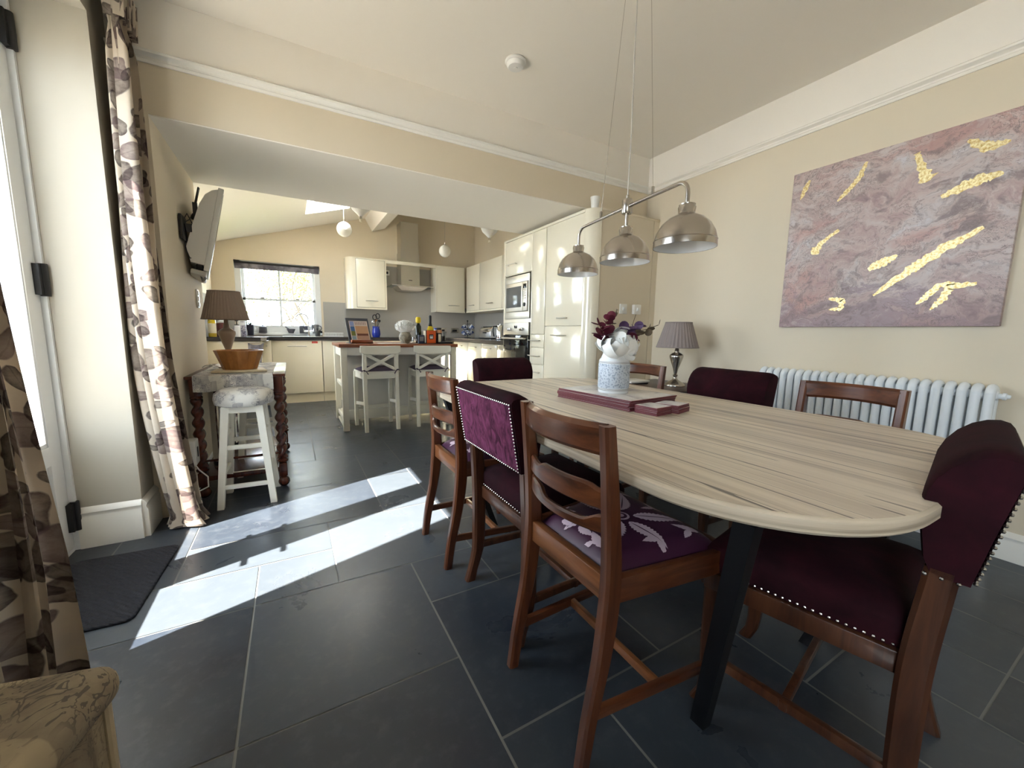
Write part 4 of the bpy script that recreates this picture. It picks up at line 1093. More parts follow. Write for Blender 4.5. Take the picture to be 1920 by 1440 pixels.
# microwave
t = thing('microwave', 'built-in steel microwave above the oven', 'microwave', (XF, 3.56, 1.217)); w = .54
mb = MB(); mb.box(0, .4, 0, w, 0, .465); obj('microwave_body', mb, BLACK, t)
mb = MB(); mb.box(-.012, 0, 0, w, 0, .075, .002); mb.box(-.012, 0, 0, w, .39, .465, .002); mb.box(-.012, 0, 0, .025, .075, .39); mb.box(-.012, 0, w-.025, w, .075, .39); obj('trim_frame', mb, STEEL, t)
mb = MB(); mb.box(-.026, 0, .125, w-.028, .078, .385, .004); md = obj('door', mb, STEEL, t)
mb = MB(); mb.box(-.0275, -.02, .145, w-.06, .12, .345, .003); obj('window', mb, MWGLASS, md)
mb = MB(); mb.box(-.026, 0, .028, .122, .078, .385, .004); mc_ = obj('control_strip', mb, STEEL, t)
mb = MB(); mb.box(-.0275, -.02, .042, .105, .315, .362, .002); obj('display', mb, BLACKGLASS, mc_)
for k in range(4):
    for j in range(2):
        mb = MB(); mb.box(-.029, -.02, .05+.03*j, .07+.03*j, .205+.024*k, .221+.024*k, .003); obj('button', mb, NICKEL, mc_)
mb = MB(); mb.lathe([(0, 0), (.02, 0), (.02, .01), (.015, .014), (0, .014)], (-.024, .074, .145), 18, M=Matrix.Rotation(-PI/2, 4, 'Y')); obj('dial', mb, BLACK, mc_)

# wall units, back wall
ZW0, ZW1, YW = 1.40, 2.195, 6.70
def wall_unit(label, x0, x1, curved=False):
    t = thing('wall_cabinet', label, 'cabinet', (x0, YW, ZW0), 0, 'gloss cream wall cabinets'); w = x1-x0; h = ZW1-ZW0; dp = YK-YW
    mb = MB()
    if curved:
        pts = [(w, dp), (0, dp)]+[(.105-.105*math.cos(R(a)), .16-.16*math.sin(R(a))) for a in range(0, 91, 10)]+[(w, 0)]
        mb.prism(pts, 0, h, bev=0)
    else: mb.box(0, w, TH, dp, 0, h)
    obj('carcass', mb, GLOSS_CREAM, t); return t, w, h
t, w, h = wall_unit('cream wall cabinet with curved end beside the window', .805, 1.405, True)
mb = MB(); mb.box(.14, .572, -.012, .0, .028, h-.026, .004); dd = obj('door', mb, GLOSS_CREAM, t); bar_handle((.265, -.012, .13), (.455, -.012, .13), (0, -1, 0), dd)
mb = MB(); mb.box(.136, .576, -.0015, .002, .024, h-.022); obj('door_shadow_gap', mb, SEAM, t)
t, w, h = wall_unit('cream wall cabinet right of the hood, at the corner', 2.235, 2.775)
mb = MB(); mb.box(.02, w-.004, 0, TH-.002, .02, h-.01, .0025); dd = obj('door', mb, GLOSS_CREAM, t); bar_handle((.22, 0, .12), (.42, 0, .12), (0, -1, 0), dd)
mb = MB(); mb.box(0, .018, -.002, TH, 0, h); mb.box(0, w, -.002, TH, 0, .018); obj('edge_panel', mb, GLOSS_CREAM, t)
t = thing('bridging_rail', 'cream bridging rail over the extractor hood', 'trim', (1.405, YW, 2.14))
mb = MB(); mb.box(.001, .829, 0, .022, 0, .055, .002); obj('rail_board', mb, GLOSS_CREAM, t)
# wall units along the right-hand kitchen wall
XW = 2.785
lab = ['corner', 'middle', 'near']
for k, (y1, y0) in enumerate(((6.66, 6.1), (6.1, 5.3), (5.3, 4.16))):
    t = thing('wall_cabinet', ['cream right-wall cabinet in the far corner', 'middle cream cabinet on the right-hand kitchen wall', 'cream right-wall cabinet running behind the tall oven unit'][k], 'cabinet', (XW, y0, ZW0), 0, 'gloss cream wall cabinets'); w = y1-y0
    mb = MB(); mb.box(TH+.001, XKR-XW, 0, w, 0, .795); obj('carcass', mb, CARCASS, t)
    mb = MB(); mb.box(0, TH, G, w-G, .03, .79, .0025); dd = obj('door', mb, GLOSS_CREAM, t)
    bar_handle((0, w*.34, .12), (0, w*.34+.2, .12), (-1, 0, 0), dd)
    mb = MB(); mb.box(-.002, TH, 0, w, 0, .026); obj('light_pelmet', mb, GLOSS_CREAM, t)
# extractor
t = thing('extractor_hood', 'stainless chimney extractor with flared glass canopy', 'hood', (1.805, YK, 1.76))
mb = MB(); mb.box(-.155, .155, -.27, 0, .04, .60); mb.box(-.145, .145, -.26, 0, .60, 1.075); obj('chimney', mb, STEEL, t)
mb = MB(); mb.prism([(-.35, -.46), (.36, -.46), (.36, -.03), (-.35, -.03)], .03, .040); obj('glass_canopy', mb, HOODGLASS, t)
mb = MB(); mb.bar((-.35, -.46, .035), (.36, -.46, .035), .008, .012); obj('canopy_edge', mb, CHROME, t)
mb = MB(); mb.loft([[(-.25, -.40, .03), (.25, -.40, .03), (.25, -.03, .03), (-.25, -.03, .03)], [(-.17, -.33, -.028), (.17, -.33, -.028), (.17, -.05, -.028), (-.17, -.05, -.028)]]); obj('filter_housing', mb, STEEL, t)
mb = MB(); mb.box(-.03, .03, -.274, -.27, .14, .15); obj('switch_bar', mb, BLACK, t)
t = thing('thermostat', 'small square white thermostat left of the hood', 'thermostat', (1.475, 6.994, 2.03))
mb = MB(); mb.box(-.04, .04, -.02, 0, -.04, .04, .004); obj('body', mb, WHITE_PLASTIC, t); mb = MB(); mb.box(-.02, .02, -.022, -.019, -.02, .022, .002); obj('screen', mb, BLACK, t)

# splashback
mb = MB(); mb.box(wx1+.03, XKR, YK-.006, YK, .93, 1.50); mb.box(1.405, 2.235, YK-.006, YK, 1.50, 2.14); mb.box(XKR-.006, XKR, 4.15, YK, .93, 1.42)
mb.box(XKL, XKL+.006, 5.9, YK, .93, 1.50); mb.box(XKL, wx0-.03, YK-.006, YK, .93, 1.5)
struct('wall_splashback', mb, SPLASH, label='grey glass splashback round the worktop')
# base units and worktops
ZT = .955; YF = 6.40; XB = 2.39
t = thing('worktop', 'dark stone-effect worktop round the kitchen with sink', 'worktop', (0, YF, ZT-.048))
poly = [(XKL, YK-.001-YF), (XKL, -.40), (-.335, -.40), (-.275, -.34), (-.255, -.02), (XB-.05, -.02), (XB-.05, 4.15-YF), (XKR-.007, 4.15-YF), (XKR-.007, YK-.007-YF)]
mb = MB(); mb.prism(poly[::-1], 0, .048, bev=.004); obj('worktop_slab', mb, WORKTOP, t)
mb = MB(); mb.prism(rounded_rect(-.10, .42, .12, .5, .05, 5), .0481, .054, bev=.002); obj('sink_rim', mb, STEEL, t)
def base(label, x0, x1, y, front='door', hspan=None):
    t = thing('base_cabinet', label, 'cabinet', (x0, y, 0), 0, 'gloss cream base units'); w = x1-x0
    mb = MB(); mb.box(0, w, TH+.001, .55, .14, ZT-.05); obj('carcass', mb, CARCASS, t)
    mb = MB(); mb.box(G, w-G, 0, TH, .145, ZT-.055, .0025); d = obj(front, mb, GLOSS_CREAM, t)
    if hspan: bar_handle((hspan[0]-x0, 0, hspan[2]), (hspan[1]-x0, 0, hspan[2]), (0, -1, 0), d)
    mb = MB(); mb.box(0, w, .05, .07, 0, .139); obj('plinth_board', mb, CARCASS, t); return t, d
t, d = base('cream dishwasher-front unit with red sticker under the window', -.235, .395, YF, 'door', (-.045, .195, .825))
t.name = 'dishwasher'; t['category'] = 'dishwasher'; del t['group']
mb = MB(); mb.box(.50, .575, -.0015, .0, .865, .893); obj('sticker', mb, RED, d, label='small red sticker'); 
mb = MB(); mb.box(.51, .562, -.0022, -.0015, .8745, .8785); obj('sticker_lettering', mb, simple('pale_ink', srgb(236, 180, 170), .5), d)
base('plain cream base unit right of the dishwasher, behind the island', .40, 1.0, YF)
base('cream base unit behind the stools and island', 1.005, 1.6, YF, 'door', (1.2, 1.4, .825))
base('cream base unit in the far right corner behind the island', 1.605, XB-.01, YF, 'door', (1.9, 2.1, .825))
t, d = base('pale base unit behind the bamboo bowl and table lamp', XKL, -.345, YF-.375)
t2 = thing('slim_cabinet', 'slim cream pull-out unit left of the dishwasher', 'cabinet', (-.343, YF-.02, 0))
mb = MB(); mb.box(0, .105, 0, .5, .0, ZT-.05, .003); obj('front', mb, GLOSS_CREAM, t2)
mb = MB(); mb.lathe([(0, 0), (.01, 0), (.01, .02), (0, .022)], (.05, 0, .83), 12, M=Matrix.Rotation(PI/2, 4, 'X')); obj('knob', mb, STEEL, t2)
# right-hand run
for k, (y0, y1, kind) in enumerate(((4.16, 4.66, 'dr'), (4.665, 5.16, 'dr'), (5.165, 5.66, 'do'), (5.665, 6.26, 'do'))):
    t = thing('base_cabinet', ['cream drawer base unit next to the oven housing', 'cream drawer base unit below the steel kettle', 'sunlit cream base unit below the toaster', 'cream base unit in the corner below the mug tree'][k], 'cabinet', (XB, y0, 0), 0, 'gloss cream base units'); w = y1-y0
    mb = MB(); mb.box(TH+.001, .6, 0, w, .14, ZT-.05); obj('carcass', mb, CARCASS, t)
    if kind == 'dr': spl = [(.145, .42), (.42, .70), (.70, ZT-.055)]
    else: spl = [(.145, ZT-.055)]
    for a, b in spl:
        mb = MB(); mb.box(0, TH, G, w-G, a+G, b-G, .0025); d = obj('drawer' if kind == 'dr' else 'door', mb, GLOSS_CREAM, t)
        bar_handle((0, w/2-.1, b-.06), (0, w/2+.1, b-.06), (-1, 0, 0), d)
    mb = MB(); mb.box(.05, .07, 0, w, 0, .139); obj('plinth_board', mb, CARCASS, t)
# roller blind in the window head
t = thing('roller_blind', 'mottled grey fabric blind rolled up at the window head', 'blind', ((wx0+wx1)/2, YK+.012, 1.925))
w2 = (wx1-wx0)/2-.01
mb = MB(); mb.box(-w2, w2, -.012, .01, 0, .09, .004); obj('blind_cloth', mb, BLIND, t)
mb = MB(); mb.tube([(-w2, .0, .085), (w2, .0, .085)], .018, 12); obj('roller', mb, BLACK, t)

# ---------------------------------------------------------------- island
IX0, IX1, IY0, IY1, IZ = .425, 1.715, 4.36, 5.15, .92
t = thing('kitchen_island', 'white kitchen island with oak top in front of the stools', 'island', ((IX0+IX1)/2, (IY0+IY1)/2, 0)); hx, hy = (IX1-IX0)/2, (IY1-IY0)/2
mb = MB(); mb.box(-hx, hx, -hy, hy, IZ-.036, IZ, .003); obj('island_top', mb, ISLANDTOP, t)
for sx in (-1, 1):
    for sy in (-1, 1):
        mb = MB(); mb.box(sx*(hx-.045)-.03, sx*(hx-.045)+.03, sy*(hy-.04)-.03, sy*(hy-.04)+.03, 0, IZ-.036, .003); obj('leg', mb, WHITE_PAINT, t)
for sx in (-1, 1):
    for z, h_ in ((.83, .09), (.47, .045), (.10, .045), (.02, .03)):
        mb = MB(); mb.box(sx*(hx-.045)-.012, sx*(hx-.045)+.012, -hy+.07, hy-.07, z-h_/2, z+h_/2, .002); obj('end_rail', mb, WHITE_PAINT, t)
mb = MB(); mb.box(-hx+.075, hx-.075, -.02, .0, .10, IZ-.037); obj('back_panel', mb, GREY_PANEL, t)
mb = MB(); mb.box(-hx+.075, hx-.075, -.035, -.02, .045, .16, .003); obj('lower_rail', mb, WHITE_PAINT, t)
mb = MB(); mb.box(-hx+.075, hx-.075, -hy+.02, -hy+.045, IZ-.12, IZ-.036); obj('apron', mb, GREY_PANEL, t)
for z in (.10, .46):
    mb = MB(); mb.box(-hx+.06, hx-.06, .0, hy-.02, z, z+.022); obj('shelf', mb, WHITE_PAINT, t)

# ---------------------------------------------------------------- cross-back bar stools (front faces +y)
def bar_stool(label):
    t = thing('bar_stool', label, 'stool', (0,0,0), 0, 'white cross-back bar stools at the island')
    hw = .165
    for s in (-1, 1):
        mb = MB(); post(mb, s*hw, [(0, (-.205, .036, .036)), (.3, (-.19, .038, .04)), (.63, (-.175, .04, .044)), (.78, (-.185, .036, .036)), (.905, (-.2, .036, .03))], 14, .08); obj('back_leg', mb, WHITE_PAINT, t)
        mb = MB(); post(mb, s*.19, [(0, (.19, .036, .036)), (.62, (.165, .04, .04))], 4, .08); obj('front_leg', mb, WHITE_PAINT, t)
        mb = MB(); mb.bar((s*hw, -.185, .30), (s*.187, .178, .26), .018, .036, .002); obj('side_rail', mb, WHITE_PAINT, t)
        mb = MB(); mb.bar((s*.168, -.165, .585), (s*.187, .16, .585), .02, .06, .002); obj('seat_rail', mb, WHITE_PAINT, t)
        mb = MB(); mb.bar((-s*(hw-.015), -.183, .655), (s*(hw-.015), -.189, .815), .030, .013, .002, up=(0, 1, 0)); obj('cross_slat', mb, WHITE_PAINT, t)
    mb = MB(); mb.bar((-.18, -.185, .59), (.18, -.185, .59), .02, .06, .002); mb2 = MB(); mb2.bar((-.19, .165, .59), (.19, .165, .59), .02, .06, .002)
    obj('seat_rail', mb, WHITE_PAINT, t); obj('seat_rail', mb2, WHITE_PAINT, t)
    mb = MB(); mb.bar((-.18, .185, .20), (.18, .185, .20), .02, .036, .002); obj('foot_rail', mb, WHITE_PAINT, t)
    mb = MB(); mb.prism(rounded_rect(-.205, .205, -.19, .19, .03, 4), .618, .640, bev=.004); obj('seat', mb, WHITE_PAINT, t)
    mb = MB(); crail(mb, .205, .815, .905, -.2, .012, .022, 10, zb=lambda s: .022*max(0, (abs(s)-.86)/.14)**2); obj('top_rail', mb, WHITE_PAINT, t)
    mb = MB(); 
    mb.grid(lambda u, v: Vector((-.2+.4*u, -.2+.39*v, .6401+.034*(1-(2*u-1)**6)*(1-(2*v-1)**6))), 14, 14); mb.grid(lambda u, v: Vector((-.2+.4*u, -.2+.39*v, .6401)), 1, 1)
    cu = obj('seat_cushion', mb, SEAT_GREY, t, label='plum grey tie-on cushion', normals=False)
    for s in (-1, 1):
        mb = MB(); mb.tube([(s*(hw-.03), -.17, .655), (s*(hw+.02), -.21, .652), (s*(hw+.024), -.18, .65), (s*(hw-.01), -.212, .645), (s*(hw-.03), -.215, .61)], .005, 6); obj('cushion_tie', mb, SEAT_GREY, cu)
    return t
b = bar_stool('white cross-back bar stool with plum cushion, left one at the island'); b.location = (.805, 4.455, 0); b.rotation_euler = (0, 0, R(3))
copy_tree(b, 'white cross-back bar stool with plum cushion, right one at the island', (1.39, 4.455, 0), R(-5), 'white cross-back bar stools at the island')

# ---------------------------------------------------------------- hanging globes and balloons in the kitchen roof
def globe(label, x, y, z, r, top, glabel='opal globe pendants'):
    t = thing('globe_pendant', label, 'light', (x, y, z), 0, glabel)
    mb = MB(); mb.ball((0, 0, 0), r, 18); obj('globe_shade', mb, GLOBE, t)
    mb = MB(); mb.lathe([(0, r*.985), (r*.3, r*.955), (r*.32, r*1.0), (r*.1, r*1.08), (r*.09, r*1.4), (0, r*1.4)], (0,0,0), 20); obj('lamp_holder', mb, NICKEL, t)
    mb = MB(); mb.tube([(0, 0, r*1.35), (0, 0, top-z)], .0025, 6); obj('flex', mb, CABLE, t)
    mb = MB(); mb.lathe([(0, -.03), (.045, -.03), (.05, 0), (0, .0)], (0, 0, top-z), 20); obj('ceiling_rose', mb, WHITE_PLASTIC, t)
globe('white opal globe pendant hanging below the roof window', .655, 5.5, 2.31, .09, roofz(.655)-.01)
globe('small white opal globe pendant right of the extractor chimney', 2.08, 5.8, 2.255, .088, roofz(2.08)-.01)
def balloon(label, x, y, z, r, top):
    t = thing('hanging_balloon', label, 'ornament', (x, y, z), 0, 'white hot-air balloon ornaments')
    mb = MB(); mb.lathe([(.014, -r*1.24), (.02, -r*1.2), (r*.42, -r*.96), (r*.80, -r*.62), (r*.96, -r*.3), (r, 0), (r*.95, r*.35), (r*.7, r*.75), (r*.35, r*.96), (0, r)], (0,0,0), 32, mod=lambda a, zz, q: 1-.025*abs(math.sin(a*6))); obj('envelope', mb, WHITE_PLASTIC, t)
    mb = MB(); mb.lathe([(0, -r*1.72), (.014, -r*1.72), (.017, -r*1.5), (0, -r*1.5)], (0,0,0), 12); obj('basket', mb, BEIGE_LABEL, t)
    mb = MB()
    mb.tube([(.012, 0, -r*1.2), (.015, 0, -r*1.52)], .0012, 4); mb.tube([(-.012, 0, -r*1.2), (-.015, 0, -r*1.52)], .0012, 4); obj('basket_cord', mb, CABLE, t)
    mb = MB(); mb.tube([(0, 0, r), (0, 0, top-z)], .0012, 5); obj('thread', mb, CABLE, t)
balloon('white hot-air balloon ornament hanging by the tall units', 2.236, 4.6, 2.372, .112, roofz(2.236)-.01)
balloon('white hot-air balloon ornament hanging near the roof rafter', .715, 4.6, 2.40, .112, roofz(.715)-.01)
# ---------------------------------------------------------------- curtains
def curtain(name, label, y0fn, y1fn, xb, ztop, folds, amp, head=True, flare=0.0):
    t = thing(name, label, 'curtain', (xb, 0, 0), 0, 'leaf-print curtains at the garden door')
    nu, nv = folds*14, 46
    def prof(u, v):
        z = .012+(ztop-.012)*v; y0, y1 = y0fn(z), y1fn(z)
        ph = 2*PI*folds*u; pin = 1-.45*math.exp(-((z-ztop+.16)/.07)**2) if head else 1
        a = amp*pin*(1+.35*math.sin(3.1*u*folds+1.3+.5*math.sin(z*1.4)))*(1+.35*(1-v))
        x = a*math.sin(ph+.5*math.sin(z*1.1+u*4))+.012*math.sin(z*2.3+u*9)
        y = y0+(y1-y0)*u+.35*a*math.sin(2*ph+.8)*(.8)
        x += flare*max(0, 1-z/1.0)**1.6
        if z < .05: x += (.05-z)*.8*math.sin(ph*1.0+1)
        return Vector((x, y, z))
    mb = MB()
    wlen = folds*amp*5.2
    mb.grid(prof, nu, nv, uvs=lambda u, v: (u*wlen/2.6*1.25, v*ztop/2.6*1.25))
    return obj('curtain_cloth', mb, CURTAIN, t, normals=False, sharp=75), t
c1, ct = curtain('curtain', 'tall leaf-print curtain gathered at the right of the garden door', lambda z: 2.548, lambda z: 2.745, -.618, 2.57, 6, .040, flare=.075)
mb = MB(); 
mb.grid(lambda u, v: Vector((.06*(1+.25*v)*math.sin(2*PI*9*u)*.6+.008, 2.545+.21*u, 2.43+.16*v)), 110, 6, uvs=lambda u, v: (u*.8, 1.2+v*.08)); obj('pleated_heading', mb, CURTAIN, ct, normals=False, sharp=75)
curtain('curtain', 'leaf-print curtain at the left edge of the frame, nearest the camera', lambda z: .98, lambda z: 1.525-.10*max(0, z-.45)**1.1*1.0, -.625, 2.57, 7, .040)
t = thing('curtain_pole', 'dark curtain pole above the garden door', 'curtain pole', (-.618, 1.9, 2.61))
mb = MB(); mb.tube([(0, -1.0, 0), (0, .84, 0)], .012, 12); obj('pole', mb, BLACKMETAL, t)
mb = MB(); mb.box(XL+.618, .012, -.7, -.67, -.012, .012); obj('pole_bracket', mb, BLACKMETAL, t); mb = MB(); mb.box(XL+.618, .012, .52, .55, -.012, .012); obj('pole_bracket', mb, BLACKMETAL, t)

# ---------------------------------------------------------------- door mat, floral ottoman
t = thing('door_mat', 'dark ribbed rubber-backed mat on the floor inside the garden door', 'mat', (-.735, 2.10, 0), R(-3))
mb = MB(); mb.prism(rounded_rect(-.185, .195, -.285, .285, .03, 4), 0, .010, bev=.003); obj('mat_pile', mb, MATRUBBER, t)
t = thing('storage_stool', 'warm floral padded box stool in the bottom left corner', 'stool', (-.456, .657, 0), R(-14))
mb = MB(); mb.box(-.15, .15, -.20, .20, .465, .53, .03, seg=4); 
vs = []
for v in mb.v:
    x, y, z = v; vs.append((x, y, z+(.018*(1-(x/.15)**2)*(1-(y/.20)**2) if z > .50 else 0)))
mb.v = vs; obj('padded_lid', mb, TOILE_WARM, t, sharp=70)
mb = MB(); mb.box(-.128, .128, -.178, .178, .012, .464, .01); obj('box_body', mb, TOILE_WARM, t)
PIPING = simple('beige_piping', srgb(206, 190, 160), .7)
for sx in (-1, 1):
    for sy in (-1, 1):
        mb = MB(); mb.tube([(sx*.129, sy*.179, .015), (sx*.129, sy*.179, .464)], .006, 8); obj('corner_piping', mb, PIPING, t)

# ---------------------------------------------------------------- barley-twist console table
CH = .775
t = thing('console_table', 'dark barley-twist console table against the left nib wall', 'table', (-.305, 3.46, 0)); hx, hy = .262, .50
mb = MB(); mb.box(-hx, hx, -hy, hy, CH-.02, CH, .005); obj('table_top', mb, TWISTWOOD, t)
mb = MB(); mb.box(-hx+.02, hx-.02, -hy+.03, -hy+.05, CH-.10, CH-.02); mb.box(-hx+.02, hx-.02, hy-.05, hy-.03, CH-.10, CH-.02); mb.box(hx-.05, hx-.03, -hy+.03, hy-.03, CH-.10, CH-.02); mb.box(-hx+.03, -hx+.05, -hy+.03, hy-.03, CH-.10, CH-.02)
obj('apron', mb, TWISTWOOD, t)
def twist_leg(sx, sy):
    mb = MB(); c = (sx*(hx-.045), sy*(hy-.045), 0)
    mb.ball((c[0], c[1], .036), .036, 10)
    mb.lathe([(.014, .06), (.020, .07), (.02, .078)], c, 14)
    mb.box(c[0]-.024, c[0]+.024, c[1]-.024, c[1]+.024, .075, .165, .004)
    mb.lathe([(.016, .165), (.032, .175), (.034, .185), (.022, .195), (.026, .205)], c, 18)
    rings = []; n = 20
    for k in range(61):
        u = k/60; z = .20+.43*u; rot = 2*PI*3.1*u
        rings.append([Vector((c[0]+(.0255+.0075*math.cos(2*(a-rot)))*math.cos(a), c[1]+(.0255+.0075*math.cos(2*(a-rot)))*math.sin(a), z)) for a in (2*PI*j/n for j in range(n))])
    mb.loft(rings)
    mb.lathe([(.02, .625), (.033, .635), (.033, .645), (.022, .655)], c, 18)
    mb.box(c[0]-.028, c[0]+.028, c[1]-.028, c[1]+.028, .65, CH-.02, .004)
    return obj('leg', mb, TWISTWOOD, t, sharp=50)
for sx in (-1, 1):
    for sy in (-1, 1): twist_leg(sx, sy)
mb = MB(); mb.box(-hx+.03, hx-.03, -hy+.04, hy-.04, .105, .135, .004); obj('shelf', mb, TWISTWOOD, t)
mb = MB(); mb.tube([(-hx+.045, -hy+.045, .235), (hx-.045, -hy+.045, .235)], .007, 8); obj('shelf_rail', mb, TWISTWOOD, t)
# runner cloth
t = thing('table_runner', 'grey toile runner draped over the front of the console table', 'cloth', (-.325, 3.46, CH))
def runner(u, v):
    x = -.20+.41*u; L = 1.0; s = v*1.10
    if s < .09: d = .09-s; return Vector((x+.006*math.sin(9*u), -hy-.008-.004*math.sin(14*u+1), .003-d*(1+.12*math.sin(7*u+.6))))
    return Vector((x, -hy-.008+(s-.09)*.99, .003+.0015*math.sin(20*u+9*v)))
mb = MB(); mb.grid(runner, 30, 60); obj('runner_cloth', mb, TOILE, t, normals=False)
# lamp, bowl and board on the console
t = thing('table_lamp', 'bronze urn table lamp with brown pleated shade on the console table', 'lamp', (-.395, 3.46, CH+.005))
mb = MB(); mb.lathe([(0, 0), (.065, 0), (.066, .012), (.04, .022), (.02, .03), (.014, .045), (.016, .10), (.014, .12), (.02, .14), (.036, .19), (.053, .245), (.052, .262), (.036, .275), (.02, .285), (.018, .31), (.014, .315), (.012, .40), (0, .40)], (0,0,0), 32); obj('lamp_base', mb, simple('bronze_lamp_metal', srgb(168, 148, 132), .34, .45), t, sharp=50)
mb = MB(); mb.lathe([(0, .38), (.018, .385), (.028, .42), (.024, .45), (0, .47)], (0,0,0), 14); obj('bulb', mb, GLOBE, t)
pleated_shade(.140, .094, .192, 40, .347, t, SHADE_BROWN)
mb = MB()
for k in range(3): mb.bar((0, 0, .45), (.098*math.cos(2*PI*k/3), .098*math.sin(2*PI*k/3), .53), .003, .003)
obj('shade_carrier', mb, NICKEL, t)
mb = MB(); mb.tube([(-.06, -.02, .01), (-.10, -.04, .03), (-.14, -.02, .02), (-.16, .02, .006)], .003, 6); obj('lamp_flex', mb, CABLE, t)
t = thing('serving_board', 'pale rectangular board lying on the runner under the bamboo bowl', 'board', (-.305, 3.17, CH+.006), R(4))
mb = MB(); mb.prism([(-.15, -.11), (.15, -.11), (.13, .11), (-.13, .11)][::1], 0, .014, bev=.003); obj('board', mb, BOARDWOOD, t)
t = thing('bamboo_bowl', 'flared slatted bamboo bowl standing on the pale board', 'bowl', (-.305, 3.19, CH+.0205))
mb = MB()
n = 14; o_, i_ = [], []
for zz, r in ((0, .098), (.125, .142)): o_.append([(r*math.cos(2*PI*(j+.5)/n), r*math.sin(2*PI*(j+.5)/n), zz) for j in range(n)])
for zz, r in ((.125, .134), (.012, .09)): o_.append([(r*math.cos(2*PI*(j+.5)/n), r*math.sin(2*PI*(j+.5)/n), zz) for j in range(n)])
mb.loft(o_); obj('bowl_slats', mb, BAMBOO, t, sharp=10)
# white stools with floral tops
def round_stool(label):
    t = thing('round_stool', label, 'stool', (0,0,0), 0, 'white stools with floral cushions by the console')
    for sx in (-1, 1):
        for sy in (-1, 1):
            mb = MB(); a, b = Vector((sx*.085, sy*.085, .60)), Vector((sx*.135, sy*.135, 0)); rings = []
            for p, w in ((b, .017), (a, .020)): rings.append([(p.x+i*w, p.y+j*w, p.z) for i, j in ((-1,-1),(1,-1),(1,1),(-1,1))])
            mb.loft(rings); obj('leg', mb, WHITE_PAINT, t)
    q = lambda z: .135-.05*z/.6
    for sy in (-1, 1):
        for z in (.125, .36):
            mb = MB(); mb.bar((-q(z), sy*q(z), z), (q(z), sy*q(z), z), .016, .026, .002); obj('rung', mb, WHITE_PAINT, t)
    for sx in (-1, 1):
        for z in (.20, .43):
            mb = MB(); mb.bar((sx*q(z), -q(z), z), (sx*q(z), q(z), z), .016, .026, .002); obj('rung', mb, WHITE_PAINT, t)
    mb = MB(); mb.box(-.105, .105, -.105, .105, .565, .605, .003); obj('seat_frame', mb, WHITE_PAINT, t)
    mb = MB(); mb.lathe([(0, .602), (.13, .602), (.152, .612), (.158, .64), (.152, .675), (.125, .698), (.07, .708), (0, .71)], (0,0,0), 40); obj('seat_cushion', mb, TOILE, t, sharp=70)
    return t
b = round_stool('white stool with round floral cushion standing in front of the console table'); b.location = (-.268, 2.888, 0); b.rotation_euler = (0, 0, R(-3))
copy_tree(b, 'white stool with floral cushion tucked under the console table, behind the other', (-.235, 3.46, 0), R(2), 'white stools with floral cushions by the console')
for k, (x, y, r, h) in enumerate(((-.452, 3.22, .045, .52), (-.43, 3.72, .06, .5))):
    t = thing('steel_canister', ['tall steel canister on the console shelf, left of the stool cushion', 'wide steel canister at the back of the console shelf'][k], 'canister', (x, y, .135))
    mb = MB(); mb.lathe([(0, 0), (r, 0), (r, h), (r*.9, h+.012), (0, h+.014)], (0,0,0), 24); obj('canister_body', mb, CHROME, t)
    mb = MB(); mb.lathe([(r*1.01, h*.02), (r*1.03, h*.05), (r*1.01, h*.08)], (0,0,0), 24); obj('base_band', mb, BLACK, t)
t = thing('rubber_gloves', 'yellow cloth hanging just under the front of the console table', 'cloth', (-.36, 3.30, .67))
mb = MB(); mb.grid(lambda u, v: Vector((-.09+.24*u, .06*v, .02*math.sin(9*u)*v-.03*(1-v)+.012*math.sin(5*u+4*v))), 16, 6); obj('folded_cloth', mb, YELLOW_CLOTH, t, normals=False)
t.location = (-.40, 3.24, .685)
t['label'] = 'yellow folded cloth on top of the steel canister under the console'; t.name = 'folded_cloth_bundle'; t['category'] = 'cloth'
t = thing('plug_adapter', 'white plug-in adapter with trailing white cable on the nib wall', 'adapter', (XN, 2.90, .33))
mb = MB(); mb.box(.0, .05, -.05, .05, -.075, .075, .008); obj('adapter_body', mb, WHITE_PLASTIC, t)
mb = MB(); mb.box(.049, .053, -.012, .012, -.03, .03, .004); obj('slot', mb, BLACK, t)
mb = MB(); mb.tube([(.03, .0, -.075), (.045, .02, -.12), (.085, .02, -.17), (.09, -.02, -.22), (.05, -.03, -.235), (-.0+.03, -.05, -.235)], .004, 6); obj('cable', mb, WHITE_PLASTIC, t)
t = thing('light_switch', 'white three-gang switch plate at the end of the nib wall', 'switch', (XN, 3.60, 1.27))
mb = MB(); mb.box(0, .008, -.035, .035, -.065, .065, .003); obj('plate', mb, WHITE_PLASTIC, t)
for z in (-.04, 0, .04):
    mb = MB(); mb.box(.007, .013, -.016, .016, z-.014, z+.014, .002); obj('rocker', mb, CERAMIC, t)

